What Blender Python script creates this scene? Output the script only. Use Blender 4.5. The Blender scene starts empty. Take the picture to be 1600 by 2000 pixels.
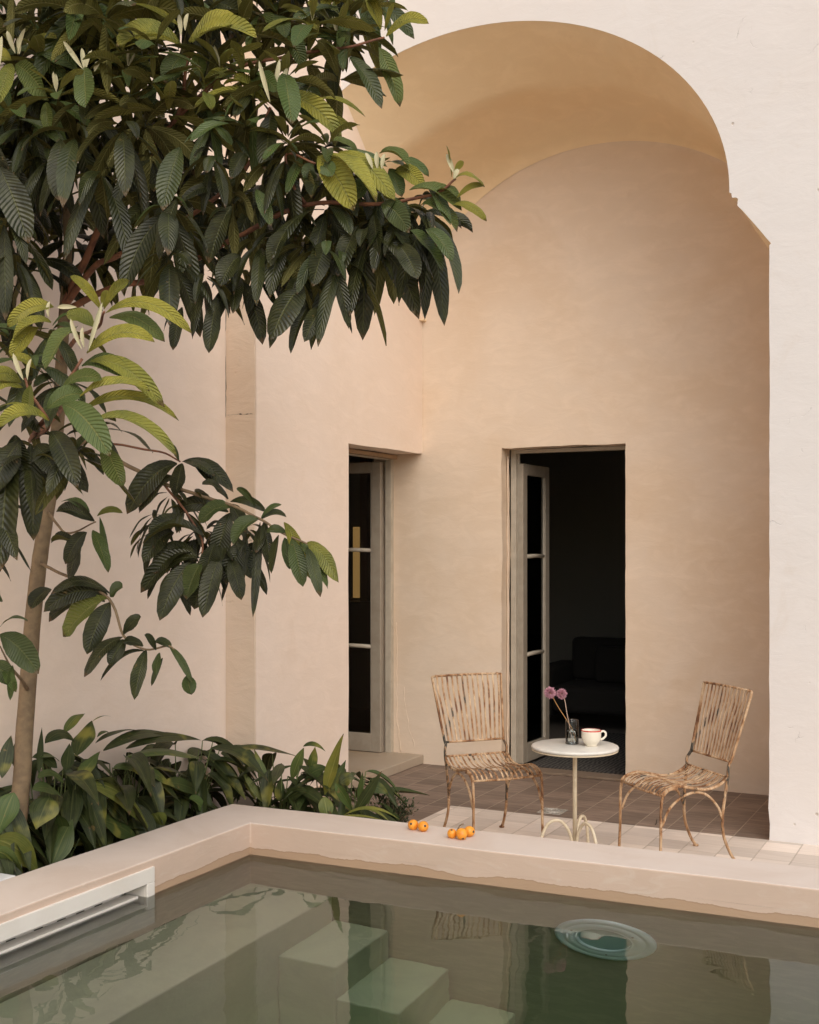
import bpy, bmesh, math, random
import numpy as np
from mathutils import Vector, Matrix, noise

# ------------------------------------------------------------ camera, world, sun, exposure
sc = bpy.context.scene
FPX, CX, HY, CAMZ = 2331.0, 800.0, 1063.0, 1.8
YAW = math.atan((1970 - 800) / FPX)
cam_d = bpy.data.cameras.new('camera')
cam = bpy.data.objects.new('camera', cam_d)
sc.collection.objects.link(cam)
cam.location = (0, 0, CAMZ)
cam.rotation_euler = (math.radians(90), 0, YAW)
cam_d.sensor_fit = 'VERTICAL'
cam_d.sensor_height = 30.0
cam_d.lens = 30.0 * FPX / 2000
cam_d.shift_y = (HY - 1000) / 2000
cam_d.clip_end = 500
sc.camera = cam

SUN_EL, SUN_AZ = math.radians(42), math.radians(140)     # azimuth clockwise from +Y
w = bpy.data.worlds.new('World'); sc.world = w; w.use_nodes = True
nt = w.node_tree
bg = nt.nodes['Background']
sky = nt.nodes.new('ShaderNodeTexSky'); sky.sky_type = 'NISHITA'; sky.sun_disc = False
sky.sun_elevation = SUN_EL; sky.sun_rotation = SUN_AZ
sky.dust_density = 3.0; sky.air_density = 1.0; sky.ozone_density = 0.6
tint = nt.nodes.new('ShaderNodeMix'); tint.data_type = 'RGBA'; tint.blend_type = 'MULTIPLY'
tint.inputs[0].default_value = 1.0
tint.inputs[7].default_value = (1.0, 1.0, 0.99, 1)       # thin warm overcast
nt.links.new(sky.outputs[0], tint.inputs[6]); nt.links.new(tint.outputs[2], bg.inputs[0])
bg.inputs[1].default_value = 0.15
sun_d = bpy.data.lights.new('sun', 'SUN'); sun_d.energy = 1.2; sun_d.angle = math.radians(62)
sun_d.color = (1.0, 0.975, 0.90)
sun = bpy.data.objects.new('sun', sun_d); sc.collection.objects.link(sun)
sdir = Vector((math.sin(SUN_AZ) * math.cos(SUN_EL), math.cos(SUN_AZ) * math.cos(SUN_EL), math.sin(SUN_EL)))
sun.rotation_euler = sdir.to_track_quat('Z', 'Y').to_euler()
sc.view_settings.view_transform = 'Standard'; sc.view_settings.look = 'None'
sc.view_settings.exposure = 0.12; sc.view_settings.gamma = 1.0
sc.render.engine = 'CYCLES'
sc.cycles.use_denoising = True
sc.cycles.max_bounces = 10; sc.cycles.diffuse_bounces = 6; sc.cycles.transmission_bounces = 8
sc.cycles.transparent_max_bounces = 12
sc.cycles.caustics_refractive = True; sc.cycles.caustics_reflective = False
sc.cycles.sample_clamp_indirect = 6.0

FW = Vector((-math.sin(YAW), math.cos(YAW), 0)); RT = Vector((math.cos(YAW), math.sin(YAW), 0))
def ray(px, py): return FW + RT * ((px - CX) / FPX) + Vector((0, 0, (HY - py) / FPX))
O = Vector((0, 0, CAMZ))
def atd(px, py, d): return O + ray(px, py) * d
def onx(px, py, X): r = ray(px, py); return O + r * (X / r.x)
def ony(px, py, Y): r = ray(px, py); return O + r * (Y / r.y)
rnd = random.Random(7)
U = rnd.uniform

# ------------------------------------------------------------ material helpers
class NB:
    def __init__(s, name, kind='ShaderNodeBsdfPrincipled'):
        s.m = bpy.data.materials.new(name); s.m.use_nodes = True; s.t = s.m.node_tree
        s.t.nodes.clear()
        s.out = s.t.nodes.new('ShaderNodeOutputMaterial')
        s.b = s.t.nodes.new(kind); s.t.links.new(s.b.outputs[0], s.out.inputs[0])
    def n(s, typ, **k):
        x = s.t.nodes.new(typ)
        for a, v in k.items(): setattr(x, a, v)
        return x
    def L(s, a, b): s.t.links.new(a, b)
    def put(s, sock, v):
        if isinstance(v, bpy.types.NodeSocket): s.L(v, sock)
        elif isinstance(v, (tuple, list)) and len(v) == 3 and sock.type == 'RGBA': sock.default_value = (*v, 1)
        else: sock.default_value = v
    def set(s, **k):
        for a, v in k.items(): s.put(s.b.inputs[a.replace('_', ' ')], v)
    def co(s, kind='Object'):
        if not hasattr(s, '_tc'): s._tc = s.n('ShaderNodeTexCoord')
        return s._tc.outputs[kind]
    def geo(s, k): return s.n('ShaderNodeNewGeometry').outputs[k]
    def map(s, v, sc_=(1, 1, 1), loc=(0, 0, 0)):
        x = s.n('ShaderNodeMapping'); s.L(v, x.inputs[0]); x.inputs['Scale'].default_value = sc_; x.inputs['Location'].default_value = loc
        return x.outputs[0]
    def noise(s, v, scale, det=4, rough=.55, dist=0):
        x = s.n('ShaderNodeTexNoise'); s.L(v, x.inputs['Vector'])
        x.inputs['Scale'].default_value = scale; x.inputs['Detail'].default_value = det
        x.inputs['Roughness'].default_value = rough; x.inputs['Distortion'].default_value = dist
        return x.outputs['Fac']
    def vor(s, v, scale, feature='F1', out='Distance', rand=1.0):
        x = s.n('ShaderNodeTexVoronoi', feature=feature); s.L(v, x.inputs['Vector'])
        x.inputs['Scale'].default_value = scale; x.inputs['Randomness'].default_value = rand
        return x.outputs[out]
    def math(s, op, a, b=0.0, c=0.0, clamp=False):
        x = s.n('ShaderNodeMath', operation=op, use_clamp=clamp)
        for i, v in enumerate((a, b, c)): s.put(x.inputs[i], v)
        return x.outputs[0]
    def ramp(s, v, lo, hi, a=0.0, b=1.0, smooth=True):
        x = s.n('ShaderNodeMapRange', interpolation_type='SMOOTHSTEP' if smooth else 'LINEAR')
        s.put(x.inputs[0], v)
        for i, q in zip((1, 2, 3, 4), (lo, hi, a, b)): s.put(x.inputs[i], q)
        return x.outputs[0]
    def mix(s, f, a, b, blend='MIX'):
        x = s.n('ShaderNodeMix', data_type='RGBA', blend_type=blend)
        s.put(x.inputs[0], f); s.put(x.inputs[6], a); s.put(x.inputs[7], b)
        return x.outputs[2]
    def xyz(s, v):
        x = s.n('ShaderNodeSeparateXYZ'); s.L(v, x.inputs[0]); return x.outputs
    def bump(s, h, dist, strength=1.0, prev=None):
        x = s.n('ShaderNodeBump'); s.L(h, x.inputs['Height']); x.inputs['Distance'].default_value = dist
        x.inputs['Strength'].default_value = strength
        if prev is not None: s.L(prev, x.inputs['Normal'])
        return x.outputs[0]

def plaster(name, col, var=.06, warm=(.9, .78, .62), crack=0.0, rough=.85, bumpd=.006, pits=0.0, stain=0.0, trowel=.4):
    b = NB(name); P = b.geo('Position')
    big = b.noise(P, .9, 5, .6, .4); mid = b.noise(b.map(P, (1, 1, 2.2)), 4.5, 6, .65, .6); fine = b.noise(P, 60, 4, .6)
    c = b.mix(b.ramp(big, .35, .7), col, tuple(x * y for x, y in zip(col, warm)))
    c = b.mix(b.math('MULTIPLY', b.ramp(mid, .42, .72), var * 6), c, tuple(min(1, x * 1.13) for x in col))
    drk = b.ramp(b.noise(P, 2.1, 7, .7, 1.2), .56, .74)
    c = b.mix(b.math('MULTIPLY', drk, .22 + stain), c, tuple(x * y for x, y in zip(col, (.84, .76, .66))))
    h = b.math('ADD', b.math('MULTIPLY', mid, 1.0), b.math('MULTIPLY', fine, .12))
    sweep = b.noise(b.map(P, (1.6, 1.6, 2.6)), 1.7, 6, .6, 1.2)
    h = b.math('ADD', h, b.math('MULTIPLY', sweep, trowel))
    if crack > 0:
        wp = b.n('ShaderNodeVectorMath', operation='ADD')
        nn = b.n('ShaderNodeTexNoise'); b.L(P, nn.inputs['Vector']); nn.inputs['Scale'].default_value = 5; nn.inputs['Detail'].default_value = 6
        sc2 = b.n('ShaderNodeVectorMath', operation='SCALE'); b.L(nn.outputs['Color'], sc2.inputs[0]); sc2.inputs['Scale'].default_value = .35
        b.L(P, wp.inputs[0]); b.L(sc2.outputs[0], wp.inputs[1])
        e = b.vor(wp.outputs[0], 3.2, 'DISTANCE_TO_EDGE')
        msk = b.ramp(b.noise(P, 3.4, 3), .59, .67)
        ln = b.math('MULTIPLY', b.ramp(e, .0, .014, 1, 0), msk)
        c = b.mix(b.math('MULTIPLY', ln, crack), c, tuple(x * .45 for x in col))
        h = b.math('SUBTRACT', h, b.math('MULTIPLY', ln, .5))
    if pits > 0:
        v = b.vor(P, 9, 'F1'); pm = b.math('MULTIPLY', b.ramp(v, .05, .11, 1, 0), b.ramp(b.noise(P, 3.3, 2), .54, .64))
        c = b.mix(b.math('MULTIPLY', pm, pits), c, tuple(x * y for x, y in zip(col, (.55, .42, .28))))
        h = b.math('SUBTRACT', h, pm)
    b.set(Base_Color=c, Roughness=rough, Normal=b.bump(h, bumpd, 1.0))
    b.b.inputs['Specular IOR Level'].default_value = .25
    return b.m

M = {}
M['facade'] = plaster('whitewashed_plaster', (.71, .685, .67), .03, (.98, .965, .95), crack=.35, pits=.5, bumpd=.003, trowel=.7)
M['recess'] = plaster('beige_plaster', (.745, .62, .50), .07, (.96, .91, .84), stain=.1, bumpd=.003)
M['vault'] = plaster('bounce_tinted_plaster', (.86, .695, .475), .06, (.97, .93, .87), stain=.06, bumpd=.003)  # recess plaster made paler and more golden; bounced ground light put into the colour
M['leftwall'] = plaster('pink_plaster', (.84, .71, .61), .05, (.97, .95, .92), bumpd=.003)
M['oldstrip'] = plaster('old_plaster', (.74, .61, .49), .05, (.95, .9, .85), crack=.5, pits=.6)
M['skirt'] = plaster('pale_plaster', (.68, .57, .47), .05)
M['soil'] = plaster('soil', (.06, .045, .03), .05, bumpd=.03)

def coping_mat():
    b = NB('pool_plaster'); P = b.geo('Position'); x, y, z = b.xyz(P)
    big = b.noise(P, 1.6, 5, .6, .8); mid = b.noise(b.map(P, (1, 1, 3)), 6, 6, .65, 1.0); fine = b.noise(P, 70, 3)
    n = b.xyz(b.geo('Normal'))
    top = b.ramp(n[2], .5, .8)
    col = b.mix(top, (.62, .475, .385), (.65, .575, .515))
    col = b.mix(b.math('MULTIPLY', b.ramp(big, .4, .7), .35), col, (.50, .39, .31))
    col = b.mix(b.math('MULTIPLY', b.ramp(mid, .5, .75), .35), col, (.70, .62, .55))
    # tide stain left by the water on the inner faces
    P2 = b.map(P, (1, 1, 0))
    zz = b.math('SUBTRACT', z, b.math('MULTIPLY', b.math('SUBTRACT', b.noise(P2, 3.2, 5, .6), .5), .064))
    zz = b.math('SUBTRACT', zz, b.math('MULTIPLY', b.math('SUBTRACT', b.noise(P2, 22, 3, .6), .5), .012))
    tide = b.math('MULTIPLY', b.ramp(zz, .1690, .1712, 1, 0), b.math('SUBTRACT', 1, top))
    edge = b.math('MULTIPLY', b.math('MULTIPLY', b.ramp(zz, .162, .1695), b.ramp(zz, .1695, .172, 1, 0)), b.math('SUBTRACT', 1, top))
    col = b.mix(b.math('MULTIPLY', tide, .85), col, (.44, .295, .19))
    col = b.mix(b.math('MULTIPLY', edge, .35), col, (.26, .16, .09))
    sp = b.math('MULTIPLY', b.ramp(b.vor(P, 17), .02, .06, 1, 0), b.ramp(b.noise(P, 5, 2), .6, .7))
    col = b.mix(b.math('MULTIPLY', sp, b.math('MULTIPLY', tide, .8)), col, (.12, .05, .02))
    h = b.math('ADD', mid, b.math('MULTIPLY', fine, .12))
    wet = b.math('MULTIPLY', b.ramp(z, .05, .128, 1, 0), b.math('SUBTRACT', 1, top))
    col = b.mix(b.math('MULTIPLY', wet, .8), col, b.mix(b.ramp(mid, .4, .7), (.48, .44, .34), (.58, .53, .41)))
    b.set(Base_Color=col, Roughness=b.ramp(tide, 0, 1, .75, .5), Normal=b.bump(h, .0020))
    b.b.inputs['Specular IOR Level'].default_value = .3
    return b.m
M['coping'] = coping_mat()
def basin_mat():
    b = NB('basin_plaster'); P = b.geo('Position')
    a = b.noise(P, 1.8, 6, .65, .8); f = b.noise(P, 14, 5, .6)
    c = b.mix(b.ramp(a, .35, .7), (.68, .66, .50), (.58, .56, .43))
    c = b.mix(b.math('MULTIPLY', b.ramp(f, .5, .8), .3), c, (.66, .62, .51))
    b.set(Base_Color=c, Roughness=.8, Normal=b.bump(f, .004)); return b.m
M['basin'] = basin_mat()

def tile_mat(name, c1, c2, c3, grout, strk=1.0):
    b = NB(name); P = b.geo('Position'); x, y, z = b.xyz(P)
    T = .207
    u = b.math('DIVIDE', b.math('ADD', x, 1.31 + 20 * T), T); v = b.math('DIVIDE', b.math('ADD', y, .03), T)
    fu = b.math('FRACT', u); fv = b.math('FRACT', v)
    cu = b.math('FLOOR', u); cv = b.math('FLOOR', v)
    cmb = b.n('ShaderNodeCombineXYZ'); b.L(cu, cmb.inputs[0]); b.L(cv, cmb.inputs[1])
    wn = b.n('ShaderNodeTexWhiteNoise', noise_dimensions='2D'); b.L(cmb.outputs[0], wn.inputs[0])
    off = b.n('ShaderNodeVectorMath', operation='ADD'); b.L(P, off.inputs[0])
    ws = b.n('ShaderNodeVectorMath', operation='SCALE'); b.L(wn.outputs['Color'], ws.inputs[0]); ws.inputs['Scale'].default_value = .9
    b.L(ws.outputs[0], off.inputs[1])
    st = b.noise(b.map(off.outputs[0], (2.2, 34, 1)), 1.6, 5, .6, .3)
    st2 = b.noise(b.map(off.outputs[0], (5, 120, 1)), 1.6, 3, .6, .2)
    c = b.mix(b.ramp(st, .32, .66), c1, c2)
    c = b.mix(b.math('MULTIPLY', b.ramp(st2, .5, .7), .55 * strk), c, c3)
    hs = b.n('ShaderNodeHueSaturation'); b.L(c, hs.inputs['Color']); b.L(b.ramp(wn.outputs['Value'], 0, 1, .80, 1.18, False), hs.inputs['Value'])
    wob = b.math('MULTIPLY', b.noise(P, 25, 2), .01)
    du = b.math('MINIMUM', fu, b.math('SUBTRACT', 1, fu)); dv = b.math('MINIMUM', fv, b.math('SUBTRACT', 1, fv))
    gu = b.ramp(b.math('ADD', du, wob), .016, .026, 1, 0); gv = b.ramp(b.math('ADD', dv, wob), .010, .018, 1, 0)
    c = b.mix(b.math('MULTIPLY', gv, .45), hs.outputs[0], tuple(q * .8 for q in grout))
    c = b.mix(b.math('MULTIPLY', gu, .8), c, grout)
    dirt = b.ramp(b.noise(P, 3, 6, .7), .5, .75)
    c = b.mix(b.math('MULTIPLY', dirt, .25), c, tuple(q * .75 for q in c2))
    h = b.math('SUBTRACT', b.math('MULTIPLY', st, .3), b.math('MAXIMUM', gu, b.math('MULTIPLY', gv, .7)))
    b.set(Base_Color=c, Roughness=.62, Normal=b.bump(h, .002)); b.b.inputs['Specular IOR Level'].default_value = .3
    return b.m
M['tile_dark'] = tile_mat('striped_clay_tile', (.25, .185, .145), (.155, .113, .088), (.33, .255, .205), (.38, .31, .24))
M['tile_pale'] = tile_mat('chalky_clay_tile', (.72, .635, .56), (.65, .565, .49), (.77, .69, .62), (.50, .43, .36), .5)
M['slab'] = plaster('polished_screed', (.42, .35, .275), .04, bumpd=.002, rough=.5)

def simple(name, col, rough=.6, metal=0, spec=.5, nz=None, bumpd=0, coat=0):
    b = NB(name)
    if nz:
        P = b.co('Object'); f = b.noise(P, nz[0], 5, .6, .4)
        c = b.mix(b.ramp(f, .35, .7), col, nz[1])
        b.set(Base_Color=c)
        if bumpd: b.set(Normal=b.bump(f, bumpd))
    else: b.set(Base_Color=col)
    b.set(Roughness=rough, Metallic=metal); b.b.inputs['Specular IOR Level'].default_value = spec
    if coat: b.b.inputs['Coat Weight'].default_value = coat
    return b.m
M['doorpaint'] = simple('greige_door_paint', (.36, .315, .255), .5, nz=(9, (.31, .265, .21)), bumpd=.001)
M['doorpaint_lt'] = simple('pale_door_paint', (.50, .45, .37), .5, nz=(9, (.42, .37, .30)), bumpd=.001)
M['dark'] = simple('dark_interior_paint', (.30, .29, .25), .9)
M['darkfloor'] = simple('dark_interior_floor', (.16, .14, .12), .6)
M['marble'] = simple('white_marble', (.70, .68, .62), .3, nz=(6, (.60, .59, .55)))
M['cream'] = simple('cream_paint', (.66, .575, .43), .45, nz=(30, (.55, .46, .32)), bumpd=.0008)
M['ceramic'] = simple('ivory_glaze', (.78, .72, .61), .18, nz=(12, (.72, .66, .55)), coat=.3)
M['redrim'] = simple('red_glaze', (.55, .05, .04), .2)
M['frame_white'] = simple('white_plastic', (.80, .76, .71), .35, nz=(3, (.74, .69, .63)))
M['aqua'] = simple('aqua_plastic', (.82, .95, 1.0), .3, nz=(8, (.74, .90, .96)))
M['aqua_lens'] = simple('lens_glass', (.50, .70, .72), .35)
M['screw'] = simple('dark_screw', (.05, .04, .03), .5)
M['sofa'] = simple('dark_sofa_fabric', (.018, .016, .014), .95)
M['bark'] = simple('loquat_bark', (.235, .165, .095), .85, nz=(22, (.165, .115, .07)), bumpd=.003)
M['redbark'] = simple('young_red_bark', (.24, .10, .05), .7, nz=(20, (.12, .05, .03)), bumpd=.002)
M['stalk'] = simple('green_stalk', (.10, .13, .035), .6)
M['stem_or'] = simple('orange_stem', (.42, .22, .07), .5)
M['stem_pk'] = simple('pink_stem', (.50, .36, .27), .5)
M['petal'] = simple('lilac_petal', (.52, .25, .33), .6, nz=(90, (.66, .42, .46)))
M['drain'] = simple('weathered_drain_metal', (.50, .47, .42), .5, .3, nz=(60, (.30, .27, .23)), bumpd=.001)
M['whitewash'] = simple('white_ledge_paint', (.74, .74, .74), .7, nz=(10, (.62, .62, .62)))
M['emit'] = None
b = NB('sunlit_room_beyond', 'ShaderNodeEmission'); b.b.inputs[0].default_value = (.85, .47, .155, 1); b.b.inputs[1].default_value = .30; M['emit'] = b.m

def rust_mat():
    b = NB('peeling_cream_paint'); P = b.co('Object'); Q = b.map(P, (1, 1, .45))
    a = b.noise(Q, 13, 7, .75, .6); d = b.noise(Q, 8, 5, .7); f = b.noise(P, 160, 4, .7)
    c = b.mix(b.ramp(a, .36, .56), (.58, .42, .27), (.33, .175, .08))
    c = b.mix(b.ramp(b.math('ADD', a, b.math('MULTIPLY', f, .25)), .64, .74), c, (.13, .05, .02))
    c = b.mix(b.ramp(d, .57, .63), c, (.045, .04, .032))
    c = b.mix(b.math('MULTIPLY', b.ramp(f, .5, .8), .35), c, (.70, .56, .40))
    b.set(Base_Color=c, Roughness=.72, Normal=b.bump(b.math('ADD', a, b.math('MULTIPLY', f, .4)), .003))
    b.b.inputs['Specular IOR Level'].default_value = .3
    return b.m
M['rust'] = rust_mat()

def fruit_mat():
    b = NB('loquat_skin'); P = b.co('Object'); a = b.noise(P, 30, 5, .6); s = b.vor(P, 150)
    c = b.mix(b.ramp(a, .35, .7), (.83, .36, .035), (.72, .24, .02))
    c = b.mix(b.math('MULTIPLY', b.ramp(s, .02, .12, 1, 0), .35), c, (.45, .16, .03))
    b.set(Base_Color=c, Roughness=.42); b.b.inputs['Subsurface Weight'].default_value = .15
    b.b.inputs['Subsurface Radius'].default_value = (.01, .004, .001); return b.m
M['fruit'] = fruit_mat()

def thin_glass(name, colr=(1, 1, 1)):
    b = NB(name, 'ShaderNodeMixShader')
    fr = b.n('ShaderNodeFresnel'); fr.inputs[0].default_value = 1.5
    t = b.n('ShaderNodeBsdfTransparent'); t.inputs[0].default_value = (*colr, 1)
    g = b.n('ShaderNodeBsdfGlossy'); g.inputs['Roughness'].default_value = .02
    b.L(b.ramp(fr.outputs[0], 0, 1, .02, 1, False), b.b.inputs[0]); b.L(t.outputs[0], b.b.inputs[1]); b.L(g.outputs[0], b.b.inputs[2])
    return b.m
M['pane'] = thin_glass('window_glass', (.88, .9, .88))
b = NB('clear_glass', 'ShaderNodeBsdfGlass'); b.b.inputs['IOR'].default_value = 1.45; b.b.inputs['Roughness'].default_value = 0; M['glass'] = b.m

def water_mat():
    b = NB('pool_water', 'ShaderNodeMixShader')
    P = b.geo('Position'); h = b.noise(P, 2.2, 2, .5); h2 = b.noise(P, 8, 2, .5)
    nb = b.bump(b.math('ADD', h, b.math('MULTIPLY', h2, .16)), .0030)
    fr = b.n('ShaderNodeFresnel'); fr.inputs[0].default_value = 1.60; b.L(nb, fr.inputs['Normal'])
    rf = b.n('ShaderNodeBsdfRefraction'); rf.inputs['IOR'].default_value = 1.33; rf.inputs['Roughness'].default_value = 0; b.L(nb, rf.inputs['Normal'])
    gl_ = b.n('ShaderNodeBsdfGlossy'); gl_.inputs['Roughness'].default_value = 0; b.L(nb, gl_.inputs['Normal'])
    b.L(fr.outputs[0], b.b.inputs[0]); b.L(rf.outputs[0], b.b.inputs[1]); b.L(gl_.outputs[0], b.b.inputs[2])
    a = b.n('ShaderNodeVolumeAbsorption'); a.inputs[0].default_value = (.62, .84, .69, 1); a.inputs[1].default_value = .43
    b.L(a.outputs[0], b.out.inputs['Volume'])
    return b.m
M['water'] = water_mat()

def leaf_mat(name, old_a, old_b, young, under, nveins=18, mid_c=(.055, .115, .045), strap=False, rough=.31, transl=.12):
    """age attribute: 0 old .. 1 young.  UV: u across 0..1, v along 0..1"""
    b = NB(name)
    at = b.n('ShaderNodeAttribute'); at.attribute_name = 'age'; age = at.outputs['Fac']
    uv = b.co('UV'); x, y, z = b.xyz(uv)
    au = b.math('ABSOLUTE', b.math('SUBTRACT', b.math('MULTIPLY', x, 2), 1))
    P = b.geo('Position'); nz = b.noise(P, 14, 5, .65); nf = b.noise(P, 55, 4, .65)
    if strap:
        st = b.noise(b.map(uv, (26, 1.2, 1)), 1.0, 3, .6); veins = b.ramp(st, .4, .6); mid = b.ramp(au, .02, .06, 1, 0)
        hgt = b.math('MULTIPLY', st, .6)
    else:
        q = b.math('SUBTRACT', b.math('MULTIPLY', y, nveins), b.math('MULTIPLY', au, 2.3))
        fr = b.math('FRACT', q); tri = b.math('ABSOLUTE', b.math('SUBTRACT', fr, .5))
        veins = b.ramp(tri, .40, .50); mid = b.ramp(au, .035, .075, 1, 0)
        hgt = b.math('SUBTRACT', b.math('MULTIPLY', b.ramp(tri, .5, 0.0), 1.0), b.math('MULTIPLY', mid, .8))
        hgt = b.math('ADD', hgt, b.math('MULTIPLY', nf, .9))
    c = b.mix(b.ramp(nz, .35, .7), old_a, old_b)
    c = b.mix(b.ramp(age, .12, .5), c, tuple(mid_c))
    c = b.mix(b.math('MULTIPLY', b.ramp(age, .5, .95), b.ramp(b.noise(P, 9, 4, .6), .3, .6, .45, 1)), c, young)
    if not strap: hgt = b.math('MULTIPLY', hgt, b.ramp(age, .3, .9, 1.0, 2.6))
    lightv = b.mix(b.ramp(age, .2, 1), (.13, .14, .045), (.33, .33, .10))
    c = b.mix(b.math('MULTIPLY', veins, b.ramp(nz, .3, .7, .04, .20) if not strap else .25), c, lightv)
    c = b.mix(b.math('MULTIPLY', mid, b.ramp(age, .1, .8, .4, .8)), c, lightv)
    hole = b.math('MULTIPLY', b.ramp(b.noise(P, 23, 3), .68, .74), b.ramp(age, .5, .8, .8, 0))
    c = b.mix(hole, c, (.16, .11, .04))
    tipb = b.math('MULTIPLY', b.ramp(b.math('ADD', y, b.math('MULTIPLY', b.noise(P, 8, 3), .25)), 1.06, 1.12), .8)
    c = b.mix(tipb, c, (.12, .07, .03))
    if strap:
        yl = b.math('MULTIPLY', b.ramp(b.noise(P, 5, 3), .56, .72), .75)
        c = b.mix(yl, c, (.27, .25, .05))
    cu = b.mix(b.math('MULTIPLY', b.math('MAXIMUM', mid, b.math('MULTIPLY', veins, .45)), .6), b.mix(b.ramp(age, .2, .9), tuple(q * .28 for q in under), under), (.36, .33, .13))
    bf = b.geo('Backfacing')
    c = b.mix(bf, c, cu)
    bn = b.bump(hgt, .0019 if not strap else .0015, 1.0)
    b.set(Base_Color=c, Roughness=b.ramp(bf, 0, 1, rough, .8), Normal=bn)
    b.b.inputs['Specular IOR Level'].default_value = .30 if strap else .40
    tr = b.n('ShaderNodeBsdfTranslucent'); b.L(c, tr.inputs[0]); b.L(bn, tr.inputs['Normal'])
    mx = b.n('ShaderNodeMixShader'); b.L(b.ramp(age, .2, 1, transl, transl + .14), mx.inputs[0]); b.L(b.b.outputs[0], mx.inputs[1]); b.L(tr.outputs[0], mx.inputs[2])
    b.L(mx.outputs[0], b.out.inputs[0])
    return b.m
M['leaf'] = leaf_mat('loquat_leaf', (.019, .022, .008), (.042, .046, .014), (.40, .37, .06), (.34, .32, .07), mid_c=(.085, .125, .036), rough=.31)
M['strap'] = leaf_mat('broad_strap_leaf', (.012, .020, .006), (.028, .042, .011), (.20, .20, .035), (.075, .095, .03), mid_c=(.05, .09, .022), strap=True, rough=.48, transl=.08)
M['small'] = leaf_mat('small_shrub_leaf', (.030, .060, .018), (.045, .08, .022), (.08, .13, .03), (.06, .09, .03), transl=.08)
M['bud'] = simple('downy_bud', (.46, .43, .27), .8)

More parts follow.
